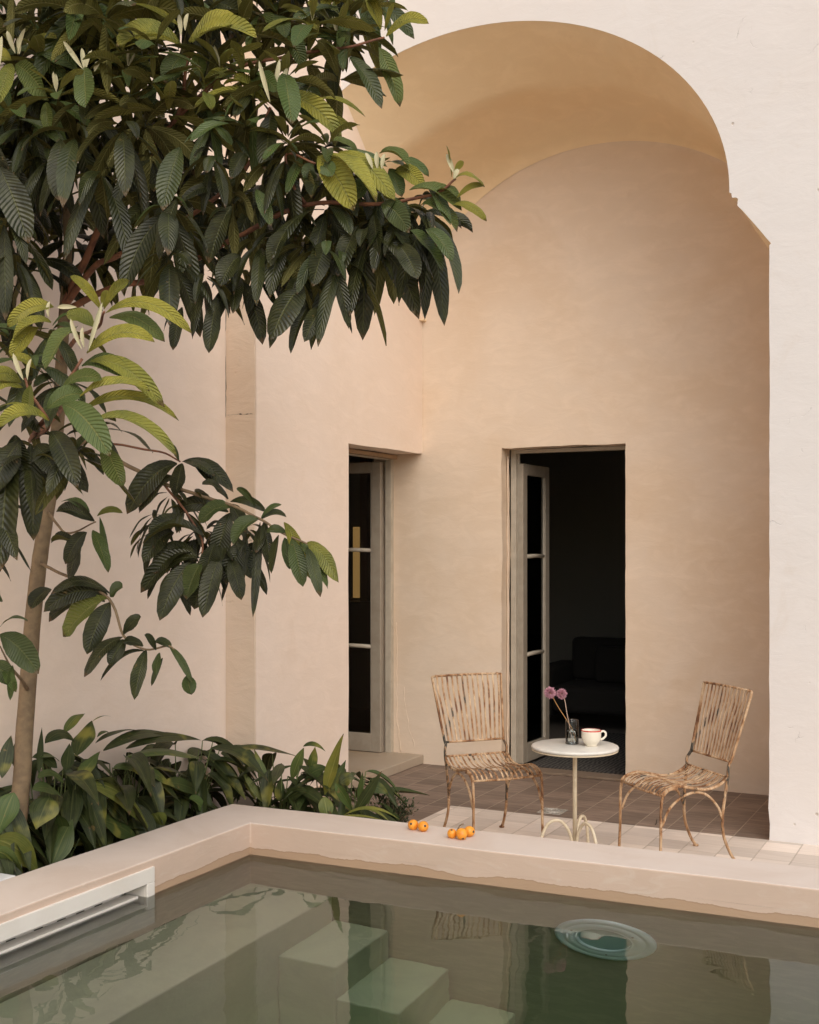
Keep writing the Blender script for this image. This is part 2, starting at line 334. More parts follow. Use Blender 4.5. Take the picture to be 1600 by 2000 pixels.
# ------------------------------------------------------------ mesh helpers
COL = sc.collection
class MB:
    def __init__(s): s.v = []; s.f = []; s.uv = []; s.age = []; s.mi = []; s.smooth = []
    def add(s, vs, fs, uvs=None, age=None, mi=0, smooth=True):
        o = len(s.v); s.v += [tuple(p) for p in vs]
        s.age += [age or 0.0] * len(vs)
        s.uv += list(uvs) if uvs else [(0, 0)] * len(vs)
        for f in fs: s.f.append(tuple(i + o for i in f)); s.mi.append(mi); s.smooth.append(smooth)
    def box(s, a, b, mi=0):
        (x0, y0, z0), (x1, y1, z1) = a, b
        v = [(x0, y0, z0), (x1, y0, z0), (x1, y1, z0), (x0, y1, z0), (x0, y0, z1), (x1, y0, z1), (x1, y1, z1), (x0, y1, z1)]
        s.add(v, [(0, 3, 2, 1), (4, 5, 6, 7), (0, 1, 5, 4), (1, 2, 6, 5), (2, 3, 7, 6), (3, 0, 4, 7)], mi=mi, smooth=False)
    def tube(s, pts, rad, n=8, cap=True, mi=0, sx=1.0, closed=False):
        pts = [Vector(p) for p in pts]; m = len(pts)
        if not isinstance(rad, (list, tuple)): rad = [rad] * m
        up = Vector((0, 0, 1)); prev = None; rings = []
        for i, p in enumerate(pts):
            t = (pts[min(i + 1, m - 1)] - pts[max(i - 1, 0)])
            t = t.normalized() if t.length > 1e-9 else Vector((0, 0, 1))
            if prev is None:
                a = t.cross(up) if abs(t.z) < .95 else t.cross(Vector((1, 0, 0)))
            else: a = prev - t * prev.dot(t)
            a.normalize(); prev = a; c = t.cross(a)
            rings.append([p + (a * math.cos(q * 2 * math.pi / n) * sx + c * math.sin(q * 2 * math.pi / n)) * rad[i] for q in range(n)])
        vs = [q for r in rings for q in r]; fs = []
        for i in range(m - 1):
            for k in range(n):
                fs.append((i * n + k, i * n + (k + 1) % n, (i + 1) * n + (k + 1) % n, (i + 1) * n + k))
        if cap: fs += [tuple(range(n))[::-1], tuple((m - 1) * n + k for k in range(n))]
        s.add(vs, fs, mi=mi)
    def ribbon(s, pts, side, w, th):
        """flat strip along pts, width along 'side', thickness th"""
        pts = [Vector(p) for p in pts]; m = len(pts); vs = []; fs = []
        for i, p in enumerate(pts):
            t = (pts[min(i + 1, m - 1)] - pts[max(i - 1, 0)]).normalized()
            sd = (side - t * side.dot(t)).normalized(); nn = t.cross(sd)
            vs += [p + sd * w / 2 + nn * th / 2, p - sd * w / 2 + nn * th / 2, p - sd * w / 2 - nn * th / 2, p + sd * w / 2 - nn * th / 2]
        for i in range(m - 1):
            for k in range(4): fs.append((i * 4 + k, i * 4 + (k + 1) % 4, i * 4 + 4 + (k + 1) % 4, i * 4 + 4 + k))
        fs += [(3, 2, 1, 0), tuple(4 * (m - 1) + k for k in range(4))]
        s.add(vs, fs, smooth=False)
    def lathe(s, prof, c=(0, 0, 0), n=40, mi=0, smooth=True):
        vs = []; fs = []
        for r, z in prof:
            for k in range(n): a = 2 * math.pi * k / n; vs.append((c[0] + r * math.cos(a), c[1] + r * math.sin(a), c[2] + z))
        for i in range(len(prof) - 1):
            for k in range(n): fs.append((i * n + k, i * n + (k + 1) % n, (i + 1) * n + (k + 1) % n, (i + 1) * n + k))
        s.add(vs, fs, mi=mi, smooth=smooth)
    def build(s, name, mats, parent=None, bevel=0, seg=2, merge=False):
        me = bpy.data.meshes.new(name)
        me.from_pydata(s.v, [], s.f)
        if not isinstance(mats, (list, tuple)): mats = [mats]
        for m_ in mats: me.materials.append(m_)
        me.polygons.foreach_set('material_index', s.mi); me.polygons.foreach_set('use_smooth', s.smooth)
        uvl = me.uv_layers.new(name='UVMap'); li = np.empty(len(me.loops), dtype=np.int32); me.loops.foreach_get('vertex_index', li)
        uvl.data.foreach_set('uv', np.array(s.uv, dtype=np.float32)[li].ravel())
        at = me.attributes.new('age', 'FLOAT', 'POINT'); at.data.foreach_set('value', np.array(s.age, dtype=np.float32))
        if merge:
            bm = bmesh.new(); bm.from_mesh(me); bmesh.ops.remove_doubles(bm, verts=bm.verts, dist=1e-5); bm.to_mesh(me); bm.free()
        me.update()
        o = bpy.data.objects.new(name, me); COL.objects.link(o)
        if parent is not None: o.parent = parent
        if bevel:
            md = o.modifiers.new('bevel', 'BEVEL'); md.width = bevel; md.segments = seg; md.limit_method = 'ANGLE'; md.angle_limit = math.radians(40)
        return o
def tag(o, label=None, cat=None, group=None, kind=None):
    if label: o['label'] = label
    if cat: o['category'] = cat
    if group: o['group'] = group
    if kind: o['kind'] = kind
    return o
def empty(name, loc=(0, 0, 0), rz=0):
    o = bpy.data.objects.new(name, None); o.empty_display_size = .1; COL.objects.link(o); o.location = loc; o.rotation_euler = (0, 0, rz); return o
def prism(mb, poly, axis, a, b_, mi=0):
    """extrude polygon (list of 2D) along axis 0/1/2 from a to b_"""
    def P(q, h):
        if axis == 0: return (h, q[0], q[1])
        if axis == 1: return (q[0], h, q[1])
        return (q[0], q[1], h)
    n = len(poly); vs = [P(q, a) for q in poly] + [P(q, b_) for q in poly]
    fs = [tuple(range(n))[::-1], tuple(range(n, 2 * n))] + [(i, (i + 1) % n, n + (i + 1) % n, n + i) for i in range(n)]
    mb.add(vs, fs, mi=mi, smooth=False)
def rough_poly(pts, amp=.004, step=.09, keep=()):
    """subdivide edges and wobble them: hand-made plaster arrises. keep = indices of straight edges"""
    out = []
    n = len(pts)
    for i in range(n):
        a = Vector(pts[i]); c = Vector(pts[(i + 1) % n]); L = (c - a).length
        out.append(tuple(a))
        if i in keep: continue
        k = int(L / step); nr = Vector((-(c - a).y, (c - a).x)) / max(L, 1e-6)
        for j in range(1, k):
            p = a + (c - a) * j / k
            d = noise.noise(Vector((p.x * 3.1, p.y * 3.1, i * 7.3))) * amp * 1.6 + noise.noise(Vector((p.x * 14, p.y * 14, i * 3.3))) * amp * .7
            out.append(tuple(p + nr * d))
    return out
def normals_out(o):
    bm = bmesh.new(); bm.from_mesh(o.data); bmesh.ops.recalc_face_normals(bm, faces=bm.faces); bm.to_mesh(bm_t := o.data); bm.free(); return o

# ------------------------------------------------------------ setting: ground
WZ = .13                                   # water level
XL, YB, HC = -3.65, 5.36, .30              # pool inner left x, inner back y, coping height
def backy(x): return YB + (x - XL) * .028  # the back rim runs slightly askew
m = MB()
m.add([(-60, -60, -.02), (60, -60, -.02), (60, .3, -.02), (-60, .3, -.02)], [(0, 1, 2, 3)], smooth=False)
m.add([(-60, .3, -.02), (-4.03, .3, -.02), (-4.03, 60, -.02), (-60, 60, -.02)], [(0, 1, 2, 3)], smooth=False)
m.add([(2.3, .3, -.02), (60, .3, -.02), (60, 60, -.02), (2.3, 60, -.02)], [(0, 1, 2, 3)], smooth=False)
m.add([(-4.03, 5.7, -.02), (2.3, 5.9, -.02), (2.3, 60, -.02), (-4.03, 60, -.02)], [(0, 1, 2, 3)], smooth=False)
tag(m.build('ground', plaster('sandy_paving', (.66, .54, .40), .05)), kind='structure')
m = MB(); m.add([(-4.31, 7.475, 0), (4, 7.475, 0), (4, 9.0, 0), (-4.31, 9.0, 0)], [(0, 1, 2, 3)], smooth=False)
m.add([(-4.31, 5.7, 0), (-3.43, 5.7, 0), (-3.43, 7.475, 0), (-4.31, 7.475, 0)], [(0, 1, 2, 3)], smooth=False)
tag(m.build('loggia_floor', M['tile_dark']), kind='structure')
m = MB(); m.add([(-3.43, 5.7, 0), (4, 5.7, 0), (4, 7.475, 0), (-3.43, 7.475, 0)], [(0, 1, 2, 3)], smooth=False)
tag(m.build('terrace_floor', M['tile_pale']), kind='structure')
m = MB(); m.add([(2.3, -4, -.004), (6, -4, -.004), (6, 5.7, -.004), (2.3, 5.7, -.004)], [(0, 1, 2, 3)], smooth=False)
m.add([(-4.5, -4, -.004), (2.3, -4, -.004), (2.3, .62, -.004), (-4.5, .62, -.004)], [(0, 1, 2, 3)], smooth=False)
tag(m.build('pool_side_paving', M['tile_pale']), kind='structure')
m = MB()
N = 26
vs = []; fs = []
def soilp(i, j, x0, x1, y0, y1, ni, nj):
    x = x0 + (x1 - x0) * i / ni; y = y0 + (y1 - y0) * j / nj
    return (x, y, .05 + .03 * noise.noise(Vector((x * 6, y * 6, 0))))
for (x0, x1, y0, y1, ni, nj) in ((-4.54, -4.03, 1.0, 6.38, 8, 60), (-4.3, -3.42, 5.76, 6.62, 14, 14)):
    vs = [soilp(i, j, x0, x1, y0, y1, ni, nj) for j in range(nj + 1) for i in range(ni + 1)]
    fs = [(j * (ni + 1) + i, j * (ni + 1) + i + 1, (j + 1) * (ni + 1) + i + 1, (j + 1) * (ni + 1) + i) for j in range(nj) for i in range(ni)]
    m.add(vs, fs)
tag(m.build('soil', M['soil']), kind='structure')

# ------------------------------------------------------------ the house
house = tag(empty('courtyard_house', (-3, 7.5, 0)), 'old plastered house around a vaulted loggia with a big rounded arch and two tall doors', 'house')
hm = Matrix.Translation((-3, 7.5, 0)).inverted()
def hp(o): o.parent = house; o.matrix_parent_inverse = hm; return o
# facade with the arch
def ell(c, a, sp, b_, t): return (c + a * math.cos(t), sp + b_ * math.sin(t))
NT = 72
front = [ell(-3.27, 1.73, 3.99, 1.34, math.pi * k / NT) for k in range(NT + 1)]
backc = [ell(-2.80, 1.50, 3.64, 1.22, math.pi * k / NT) for k in range(NT + 1)]
crease = [ell(-3.03, 1.61, 3.81, 1.245, math.pi * k / NT) for k in range(NT + 1)]
jamb = []
for k in range(38):
    z = 3.62 * k / 37
    jamb.append((-1.30 + .006 * noise.noise(Vector((0, 0, z * 1.6))) + (.004 + .012 * max(0, 1 - z / .5)) * noise.noise(Vector((4, 0, z * 13))), z))
jamb += [(-1.290, 3.63)]
for k in range(1, 6): jamb.append((-1.290 - .2 * k / 6 + .004 * noise.noise(Vector((k * 2.3, 1, 1))), 3.63 + .26 * k / 6))
jamb += [(-1.492, 3.885), (-1.488, 3.925), (-1.498, 3.935), (-1.525, 3.938), (-1.528, 3.965), (-1.540, 3.97)]
outl = jamb + front + [(-5.0, 0)]
m = MB(); poly = outl + [(-6.2, 0), (-6.2, 8.5), (6, 8.5), (6, 0)]
prism(m, poly, 1, 7.47, 7.476)
fo = hp(m.build('facade', M['facade'])); normals_out(fo)
# splayed vault: front arch -> crease -> back arch, and the right-hand cheek below it
m = MB()
jb = [(-1.302, z * 3.45 / 3.62) for (x, z) in jamb[:38]] + [(-1.301, 3.45 + .19 * k / 12) for k in range(1, 13)]
fr = jamb[:38] + jamb[38:50]
nj = min(len(fr), len(jb)); A = fr[:nj] + front; B = jb[:nj] + backc
C = [((a[0] + c[0]) / 2, (a[1] + c[1]) / 2) for a, c in zip(fr[:nj], jb[:nj])] + crease
def loft(A, yA, B, yB, k=7, cove=False):
    vs = []; n = len(A)
    for j in range(k + 1):
        f = j / k; fy, fs_ = (math.sin(f * math.pi / 2), 1 - math.cos(f * math.pi / 2)) if cove else (f, f)
        for i, (a, c) in enumerate(zip(A, B)):
            z = a[1] + (c[1] - a[1]) * fs_; x = a[0] + (c[0] - a[0]) * fs_
            q = .010 * noise.noise(Vector((x * 1.6, fy * 2, z * 1.6))) if 0 < j < k else 0
            vs.append((x, yA + (yB - yA) * fy, z + q))
    fs = [(j * n + i, j * n + i + 1, (j + 1) * n + i + 1, (j + 1) * n + i) for j in range(k) for i in range(n - 1)]
    m.add(vs, fs)
loft(A, 7.474, C, 8.02, 10); loft(C, 8.02, B, 8.795, 14, True)
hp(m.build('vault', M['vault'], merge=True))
# back wall with door opening
m = MB(); poly = rough_poly([(-4.75, 0), (-3.597, 0), (-3.597, 2.563), (-2.588, 2.563), (-2.588, 0), (-1.2, 0), (-1.2, 5.4), (-4.75, 5.4)], .006, .07, keep=(0, 4, 5, 6, 7))
prism(m, poly, 1, 8.80, 8.97)
normals_out(hp(m.build('back_wall', M['recess'])))
# left wall with door opening (plane x = -4.3)
m = MB(); poly = rough_poly([(6.38, 0), (7.575, 0), (7.575, 2.535), (8.799, 2.545), (8.799, 8), (6.38, 8)], .004, .08, keep=(0, 3, 4))
prism(m, poly, 0, -4.56, -4.30)
normals_out(hp(m.build('side_wall', M['leftwall'])))
# pilaster strip and the garden wall to its left
m = MB(); poly = rough_poly([(-4.528, 0), (-4.306, 0), (-4.300, 8), (-4.533, 8)], .005, .06, keep=(0, 2))
prism(m, poly, 1, 6.372, 6.379)
normals_out(hp(m.build('pilaster', M['oldstrip'])))
# open cracks where the pilaster meets the wall
for z0_, z1_ in ((2.62, 3.02), (3.18, 3.62)):
    m = MB(); kk = 30; pv = []
    for k in range(kk + 1):
        z = z0_ + (z1_ - z0_) * k / kk; env = math.sin(math.pi * k / kk) ** .4
        wd = (.002 + .011 * abs(noise.noise(Vector((0, 3, z * 9))))) * env + .0005; xo = -4.5295 + .002 * noise.noise(Vector((0, 7, z * 20)))
        pv += [(xo, 6.3705, z), (xo + wd, 6.3705, z)]
    m.add(pv, [(2 * k, 2 * k + 1, 2 * k + 3, 2 * k + 2) for k in range(kk)]); hp(m.build('crack', M['screw']))
m = MB(); pv = []
for k in range(31):
    x = -4.52 + .2 * k / 30; wd = .0005 + .007 * max(0, noise.noise(Vector((x * 40, 3, 0)))); zo = 2.635 + .004 * noise.noise(Vector((x * 25, 0, 0)))
    pv += [(x, 6.3703, zo - wd), (x, 6.3703, zo + wd)]
m.add(pv, [(2 * k, 2 * k + 2, 2 * k + 3, 2 * k + 1) for k in range(30)]); hp(m.build('crack', M['screw']))
m = MB(); m.box((-4.8, -6, -.1), (-4.53, 6.375, 8))
hp(m.build('garden_side_wall', M['leftwall']))
# doorway platform, skirting and the little ledge at the vault's foot
m = MB(); prism(m, rough_poly([(-6.5, 7.42), (-4.275, 7.42), (-4.285, 8.799), (-6.5, 8.799)], .006, .1, keep=(0, 2, 3)), 2, 0.002, .075)
hp(m.build('doorstep', M['slab'], bevel=.006))
m = MB(); m.box((-4.299, 6.385, .002), (-4.292, 7.41, .115)); hp(m.build('skirting', M['skirt'], bevel=.003))
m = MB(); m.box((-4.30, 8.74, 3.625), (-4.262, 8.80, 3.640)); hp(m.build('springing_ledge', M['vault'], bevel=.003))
# ragged plaster repair running down the corner
m = MB(); seam = []
for k in range(41):
    z = 1.15 - 1.07 * k / 40
    seam.append((-4.535 + .018 * noise.noise(Vector((0, 0, z * 5))) + .012 * noise.noise(Vector((3, 0, z * 17))) + (.05 * max(0, .35 - z) / .35 if z < .35 else 0), 8.7995, z))
m.tube(seam, [.003 + .005 * abs(noise.noise(Vector((1, k * .7, 0)))) for k in range(41)], 6)
hp(m.build('plaster_seam', M['recess']))
m = MB(); seam = []
for k in range(31):
    z = .62 - .5 * k / 30
    seam.append((-4.47 + .10 * (k / 30) ** 1.6 + .016 * noise.noise(Vector((7, 0, z * 9))), 8.8005, z))
m.tube(seam, [.002 + .005 * abs(noise.noise(Vector((5, k * .9, 0)))) for k in range(31)], 6)
hp(m.build('plaster_seam', M['recess']))
# rough jamb plaster on the door of the back wall
m = MB(); p = [(-3.585 + .006 * noise.noise(Vector((0, 1, z * 5))), 8.90, z) for z in [k * .1 for k in range(26)]]
m.tube(p, .008, 6); hp(m.build('jamb_bead', M['recess']))
# threshold rubble of the back door
m = MB(); prism(m, rough_poly([(-3.597, 8.795), (-2.588, 8.78), (-2.588, 8.97), (-3.597, 8.97)], .02, .05, keep=(1, 2, 3)), 2, .001, .022)
hp(m.build('threshold', plaster('worn_threshold', (.22, .17, .13), .1, pits=1.0, bumpd=.02), bevel=.004))
# dark rooms behind
m = MB()
def wallbox(a, c): m.box(a, c)
wallbox((-9, 13.2, 0), (1, 13.3, 3.2)); wallbox((-9.1, 5.5, 0), (-9, 13.3, 3.2)); wallbox((1, 9.0, 0), (1.1, 13.3, 3.2))
wallbox((-9, 5.4, 0), (-4.82, 5.5, 3.2)); wallbox((-9.1, 5.4, 3.2), (-4.58, 8.98, 3.3)); wallbox((-9.1, 8.98, 3.2), (1.1, 13.3, 3.3))
wallbox((-1.19, 8.985, 0), (1.1, 9.05, 3.2)); wallbox((-4.84, 5.4, 0), (-4.805, 6.37, 3.2)); wallbox((-4.60, 6.385, 0), (-4.565, 7.56, 3.2))
wallbox((-4.57, 8.972, 2.58), (-1.19, 8.99, 3.2)); wallbox((-4.60, 7.58, 2.56), (-4.57, 8.97, 3.2))
hp(m.build('room_walls', M['dark']))
m = MB(); m.box((-9, 5.5, -.015), (-4.6, 13.2, -.002)); m.box((-4.6, 8.985, -.015), (1, 13.2, -.002)); hp(m.build('room_floor', M['darkfloor']))
# sunlit opening seen through the left door
m = MB(); c0 = ony(700, 1029, 11.6); c1 = ony(700, 1168, 11.6); ca = ony(689.5, 1029, 11.62); cb = ony(709, 1029, 11.62); cc = ony(721, 1029, 11.6)
m.box((ca.x, 11.62, c1.z), (cb.x, 11.66, c0.z)); hp(m.build('inner_window', M['emit']))
m = MB(); m.box((cb.x, 11.55, 0), (cc.x, 11.66, 2.9)); hp(m.build('inner_post', simple('brown_post', (.22, .15, .10), .7)))
m = MB(); m.box((c0.x - .5, 11.4, 0), (c0.x + .3, 11.9, c1.z - .03)); hp(m.build('inner_counter', simple('dark_wood', (.045, .03, .02), .5), bevel=.01))

# doors: a leaf in local coords: x along width 0..W, z up, y thickness
def door_leaf(parent_world, W=.56, H=2.42, th=.045, z0=.03):
    d = MB()
    st = .085
    def bar(a, c): d.box(a, c)
    bar((0, -th / 2, z0), (st, th / 2, z0 + H)); bar((W - st, -th / 2, z0), (W, th / 2, z0 + H))
    bar((st, -th / 2, z0 + H - .09), (W - st, th / 2, z0 + H)); bar((st, -th / 2, z0), (W - st, th / 2, z0 + .15))
    o = d.build('door', M['doorpaint'], bevel=.004)
    o.matrix_world = parent_world; hp(o)
    o.matrix_parent_inverse = hm
    zs = [z0 + .15, .90 , 1.70, z0 + H - .09]
    for z in zs[1:3]:
        mm = MB(); mm.tube([(st, 0, z), (W / 2, -.004, z + .004), (W - st, 0, z)], .017, 10, sx=1.0)
        q = mm.build('muntin', M['doorpaint_lt'], o)
    g = MB(); g.box((st - .005, -.002, zs[0] - .005), (W - st + .005, .002, zs[3] + .005)); g.build('glass_pane', M['pane'], o)
    # glazing bead inside
    be = MB()
    for a, c in (((st, -.016, zs[0]), (st + .012, .016, zs[3])), ((W - st - .012, -.016, zs[0]), (W - st, .016, zs[3]))): be.box(a, c)
    be.build('glazing_bead', M['doorpaint_lt'], o, bevel=.003)
    return o
# back door leaf: opened inwards, standing perpendicular at the left jamb
L1 = door_leaf(Matrix.Translation((-3.515, 9.0, 0)) @ Matrix.Rotation(math.radians(88), 4, 'Z'))
# left doorway leaf: opened into the room, parallel to the back wall
L2 = door_leaf(Matrix.Translation((-4.635, 8.72, .05)) @ Matrix.Rotation(math.radians(180), 4, 'Z'), H=2.40)
def frame_strips(name, boxes, mat):
    m = MB()
    for a, c in boxes: m.box(a, c)
    return hp(m.build(name, mat, bevel=.003))
frame_strips('door_frame', [((-3.590, 8.972, 0), (-3.545, 9.02, 2.56)), ((-3.545, 9.005, 0), (-3.53, 9.03, 2.545)), ((-3.545, 8.972, 2.53), (-2.60, 9.02, 2.56)), ((-2.62, 8.975, 0), (-2.59, 9.02, 2.53))], M['doorpaint_lt'])
frame_strips('door_frame', [((-4.615, 8.745, .075), (-4.562, 8.797, 2.53)), ((-4.632, 8.765, .075), (-4.616, 8.795, 2.53)), ((-4.615, 7.58, 2.495), (-4.562, 8.745, 2.533)), ((-4.615, 7.58, .075), (-4.562, 7.62, 2.495))], M['doorpaint_lt'])
frame_strips('lintel_board', [((-4.558, 7.58, 2.50), (-4.50, 8.745, 2.531))], simple('worn_wood', (.36, .24, .14), .7, nz=(14, (.28, .19, .12)), bumpd=.002))

# sofa in the dark room
so = tag(empty('sofa', (-3.0, 11.4, 0)), 'barely visible dark sofa inside the unlit room behind the open back door', 'sofa')
for nm, a, c in (('seat', (-1.0, -.35, .16), (1.0, .4, .42)), ('backrest', (-1.0, .25, .42), (1.0, .45, .85)), ('armrest', (-1.2, -.35, .1), (-1.0, .45, .6)), ('armrest', (1.0, -.35, .1), (1.2, .45, .6)), ('cushion', (-.7, .05, .42), (-.15, .24, .78)), ('cushion', (.1, .05, .42), (.65, .24, .78))):
    m = MB(); m.box(a, c); o = m.build(nm, M['sofa'], so, bevel=.05, seg=3)
# patterned rug inside the door
def rug_mat():
    b = NB('patterned_rug'); P = b.geo('Position')
    v = b.vor(P, 14, 'F1'); wv = b.n('ShaderNodeTexWave'); b.L(P, wv.inputs[0]); wv.inputs['Scale'].default_value = 9; wv.inputs['Distortion'].default_value = 6
    c = b.mix(b.ramp(wv.outputs['Fac'], .4, .6), (.03, .028, .025), (.10, .09, .08)); c = b.mix(b.ramp(v, .1, .3, .7, 0), c, (.03, .03, .03))
    b.set(Base_Color=c, Roughness=.95); return b.m
m = MB(); m.box((-3.5, 9.06, -.001), (-1.6, 11.0, .008)); tag(m.build('rug', rug_mat()), 'dark patterned rug just inside the open back door', 'rug')

# ------------------------------------------------------------ the pool
pool = tag(empty('swimming_pool', (-2, 5, 0)), 'raised plastered plunge pool with pale rim and submerged steps', 'pool')
pm = Matrix.Translation((-2, 5, 0)).inverted()
def pp(o, par=None):
    if par is None: o.parent = pool; o.matrix_parent_inverse = pm
    else: o.parent = par
    return o
XR, Y0 = 2.0, 1.0
# skimmer opening in left wall: y .. z
SY0, SY1, SZ0, SZ1 = 3.15, 4.487, .0, .192
def coping_line(off):  # outer = off metres outside the inner edge
    return [(XL - off, Y0 - off), (XL - off, backy(XL) + off * .97), (XR + off, backy(XR) + off * .97), (XR + off, Y0 - off)]
inn = coping_line(0); out = coping_line(.37)
m = MB()
def densify(a, c, n, amp=.003, seed=0):
    r = []
    for k in range(n):
        f = k / n; p = Vector(a) * (1 - f) + Vector(c) * f; d = (Vector(c) - Vector(a)).normalized(); nr = Vector((-d.y, d.x))
        wv = amp * noise.noise(Vector((p.x * 2.1 + seed, p.y * 2.1, 0))) if k else 0
        r.append(tuple(p + nr * wv))
    return r
inl = []; oul = []
for i in range(4):
    inl += densify(inn[i], inn[(i + 1) % 4], 40, .005, 3); oul += densify(out[i], out[(i + 1) % 4], 40, .006, 9)
n = len(inl)
ins = [(x, y, HC) for x, y in inl]; ous = [(x, y, HC) for x, y in oul]
def zj(p, s): return (p[0], p[1], p[2] + .004 * noise.noise(Vector((p[0] * 1.5, p[1] * 1.5, s))))
v = [zj(p, 1) for p in ins] + [zj(p, 2) for p in ous] + [(x, y, SZ1) for x, y in inl] + [(x, y, -.05) for x, y in oul]
f = [(i, (i + 1) % n, n + (i + 1) % n, n + i) for i in range(n)]
f += [(2 * n + i, 2 * n + (i + 1) % n, (i + 1) % n, i) for i in range(n)]
f += [(n + i, n + (i + 1) % n, 3 * n + (i + 1) % n, 3 * n + i) for i in range(n)]
m.add(v, f, smooth=True)
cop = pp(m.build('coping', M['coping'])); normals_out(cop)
md = cop.modifiers.new('bevel', 'BEVEL'); md.width = .010; md.segments = 3; md.limit_method = 'ANGLE'; md.angle_limit = math.radians(40)
# make top/side edges shade crisply
for p in cop.data.polygons: p.use_smooth = True
md2 = cop.modifiers.new('wn', 'WEIGHTED_NORMAL')
# inner faces (below SZ1): left wall with the skimmer slot, others plain; floor
DP = -1.78
m = MB()
def quad(a, b_, c, d, mi=0): m.add([a, b_, c, d], [(0, 1, 2, 3)], mi=mi, smooth=False)
yb = backy(XL)
def wl(ya, yb_, za, zb): quad((XL, ya, za), (XL, yb_, za), (XL, yb_, zb), (XL, ya, zb))
wl(Y0, SY0, DP, SZ1); wl(SY1, yb, DP, SZ1); wl(SY0, SY1, DP, SZ0)
quad((XL, yb, DP), (XR, backy(XR), DP), (XR, backy(XR), SZ1), (XL, yb, SZ1))
quad((XR, Y0, DP), (XR, backy(XR), DP), (XR, backy(XR), SZ1), (XR, Y0, SZ1))
quad((XL, Y0, DP), (XR, Y0, DP), (XR, Y0, SZ1), (XL, Y0, SZ1))
def wallm():
    b = NB('pool_wall_plaster'); 
    return None
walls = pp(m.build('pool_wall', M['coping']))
m = MB(); m.add([(XL, Y0, DP), (XR, Y0, DP), (XR, 5.6, DP), (XL, 5.6, DP)], [(0, 1, 2, 3)], smooth=False)
pp(m.build('pool_floor', M['basin']))
m = MB(); m.box((XL + .001, Y0 + .01, DP + .001), (-3.135, yb - .002, -.385)); pp(m.build('bench', M['basin'], bevel=.012))
for k, (x0, x1, zt) in enumerate(((-3.134, -2.813, -.745), (-2.812, -2.478, -1.09), (-2.477, -2.135, -1.43))):
    m = MB(); m.box((x0, 4.835, DP + .001), (x1, backy(x0) - .003, zt)); pp(m.build('step', M['basin'], bevel=.012))
# skimmer: frame, box, weir flap
sk = MB()
fx0, fx1 = XL - .004, XL + .012
for a, c in (((fx0, SY0 - .06, SZ1), (fx1, 4.542, .264)), ((fx0, 4.487, -.07), (fx1, 4.542, SZ1)), ((fx0, SY0 - .06, -.07), (fx1, SY0, SZ1)), ((fx0, SY0, -.07), (fx1, 4.487, SZ0))): sk.box(a, c)
skim = pp(sk.build('skimmer_frame', M['frame_white'], bevel=.003))
m = MB()
m.box((-3.95, SY0 - .01, SZ0 - .012), (XL - .005, SY1 + .012, SZ0)); m.box((-3.95, SY0 - .01, SZ1), (XL - .005, SY1 + .012, SZ1 + .01))
m.box((-3.96, SY0 - .01, SZ0 - .012), (-3.95, SY1 + .012, SZ1 + .01)); m.box((-3.95, SY1, SZ0), (XL - .005, SY1 + .012, SZ1))
m.box((-3.95, SY0 - .01, SZ0), (XL - .005, SY0, SZ1))
m.build('skimmer_box', M['frame_white'], skim)
m = MB(); m.box((-3.90, SY0 + .01, .125), (-3.745, SY1 - .06, .148)); m.box((-3.738, SY0 + .01, .122), (-3.668, SY1 - .03, .140)); m.box((-3.80, SY1 - .05, SZ0), (-3.775, SY1 - .005, SZ1 - .002))
m.build('weir_flap', M['frame_white'], skim, bevel=.002)
for y in (3.3, 3.5, 3.7, 3.86, 4.0, 4.12, 4.24):
    m = MB(); m.box((-3.7430, y, .135), (-3.7400, y + .05, .1418)); m.build('slot', M['screw'], skim)
for p in ((-3.86, 4.40, .13), (-3.84, 4.18, .151)):
    m = MB(); m.box((p[0] - .004, p[1] - .004, p[2]), (p[0] + .004, p[1] + .004, p[2] + .003)); m.build('screw', M['screw'], skim)
# underwater light on the back wall
lc = Vector((-1.69, backy(-1.69) - .001, -.405))
def ring_to_wall(o): o.matrix_world = Matrix.Translation(lc) @ Matrix.Rotation(math.atan(.028), 4, 'Z') @ Matrix.Rotation(math.radians(90), 4, 'X'); o.parent = pool; o.matrix_parent_inverse = pm
m = MB(); m.lathe([(.245, 0), (.245, .012), (.238, .022), (.225, .026), (.205, .026), (.200, .022), (.195, .026), (.15, .032), (.145, .028), (.140, .032), (.132, .030), (.126, .012)], n=72)
lightring = m.build('pool_light', M['aqua']); ring_to_wall(lightring)
m = MB(); m.lathe([(.127, .014), (.10, .016), (.05, .017), (.001, .017)], n=48); m.build('lens', M['aqua_lens'], lightring)
for a in (0.6, 2.7, 4.8):
    m = MB(); m.lathe([(.006, .034), (.001, .036)], (.17 * math.cos(a), .17 * math.sin(a), -.001), 10); m.build('screw', M['screw'], lightring)
# water: closed body, sides hidden in the walls
m = MB(); m.box((-3.94, Y0 - .03, DP - .1), (XR + .05, 5.75, WZ))
wat = tag(m.build('water', M['water']), kind='structure')

m = MB(); m.box((-4.525, 1.5, .06), (-4.03, 4.048, .296)); tag(m.build('ledge', M['whitewash'], bevel=.008), 'low white painted ledge between the side wall and the pool rim, at the left edge', 'ledge')

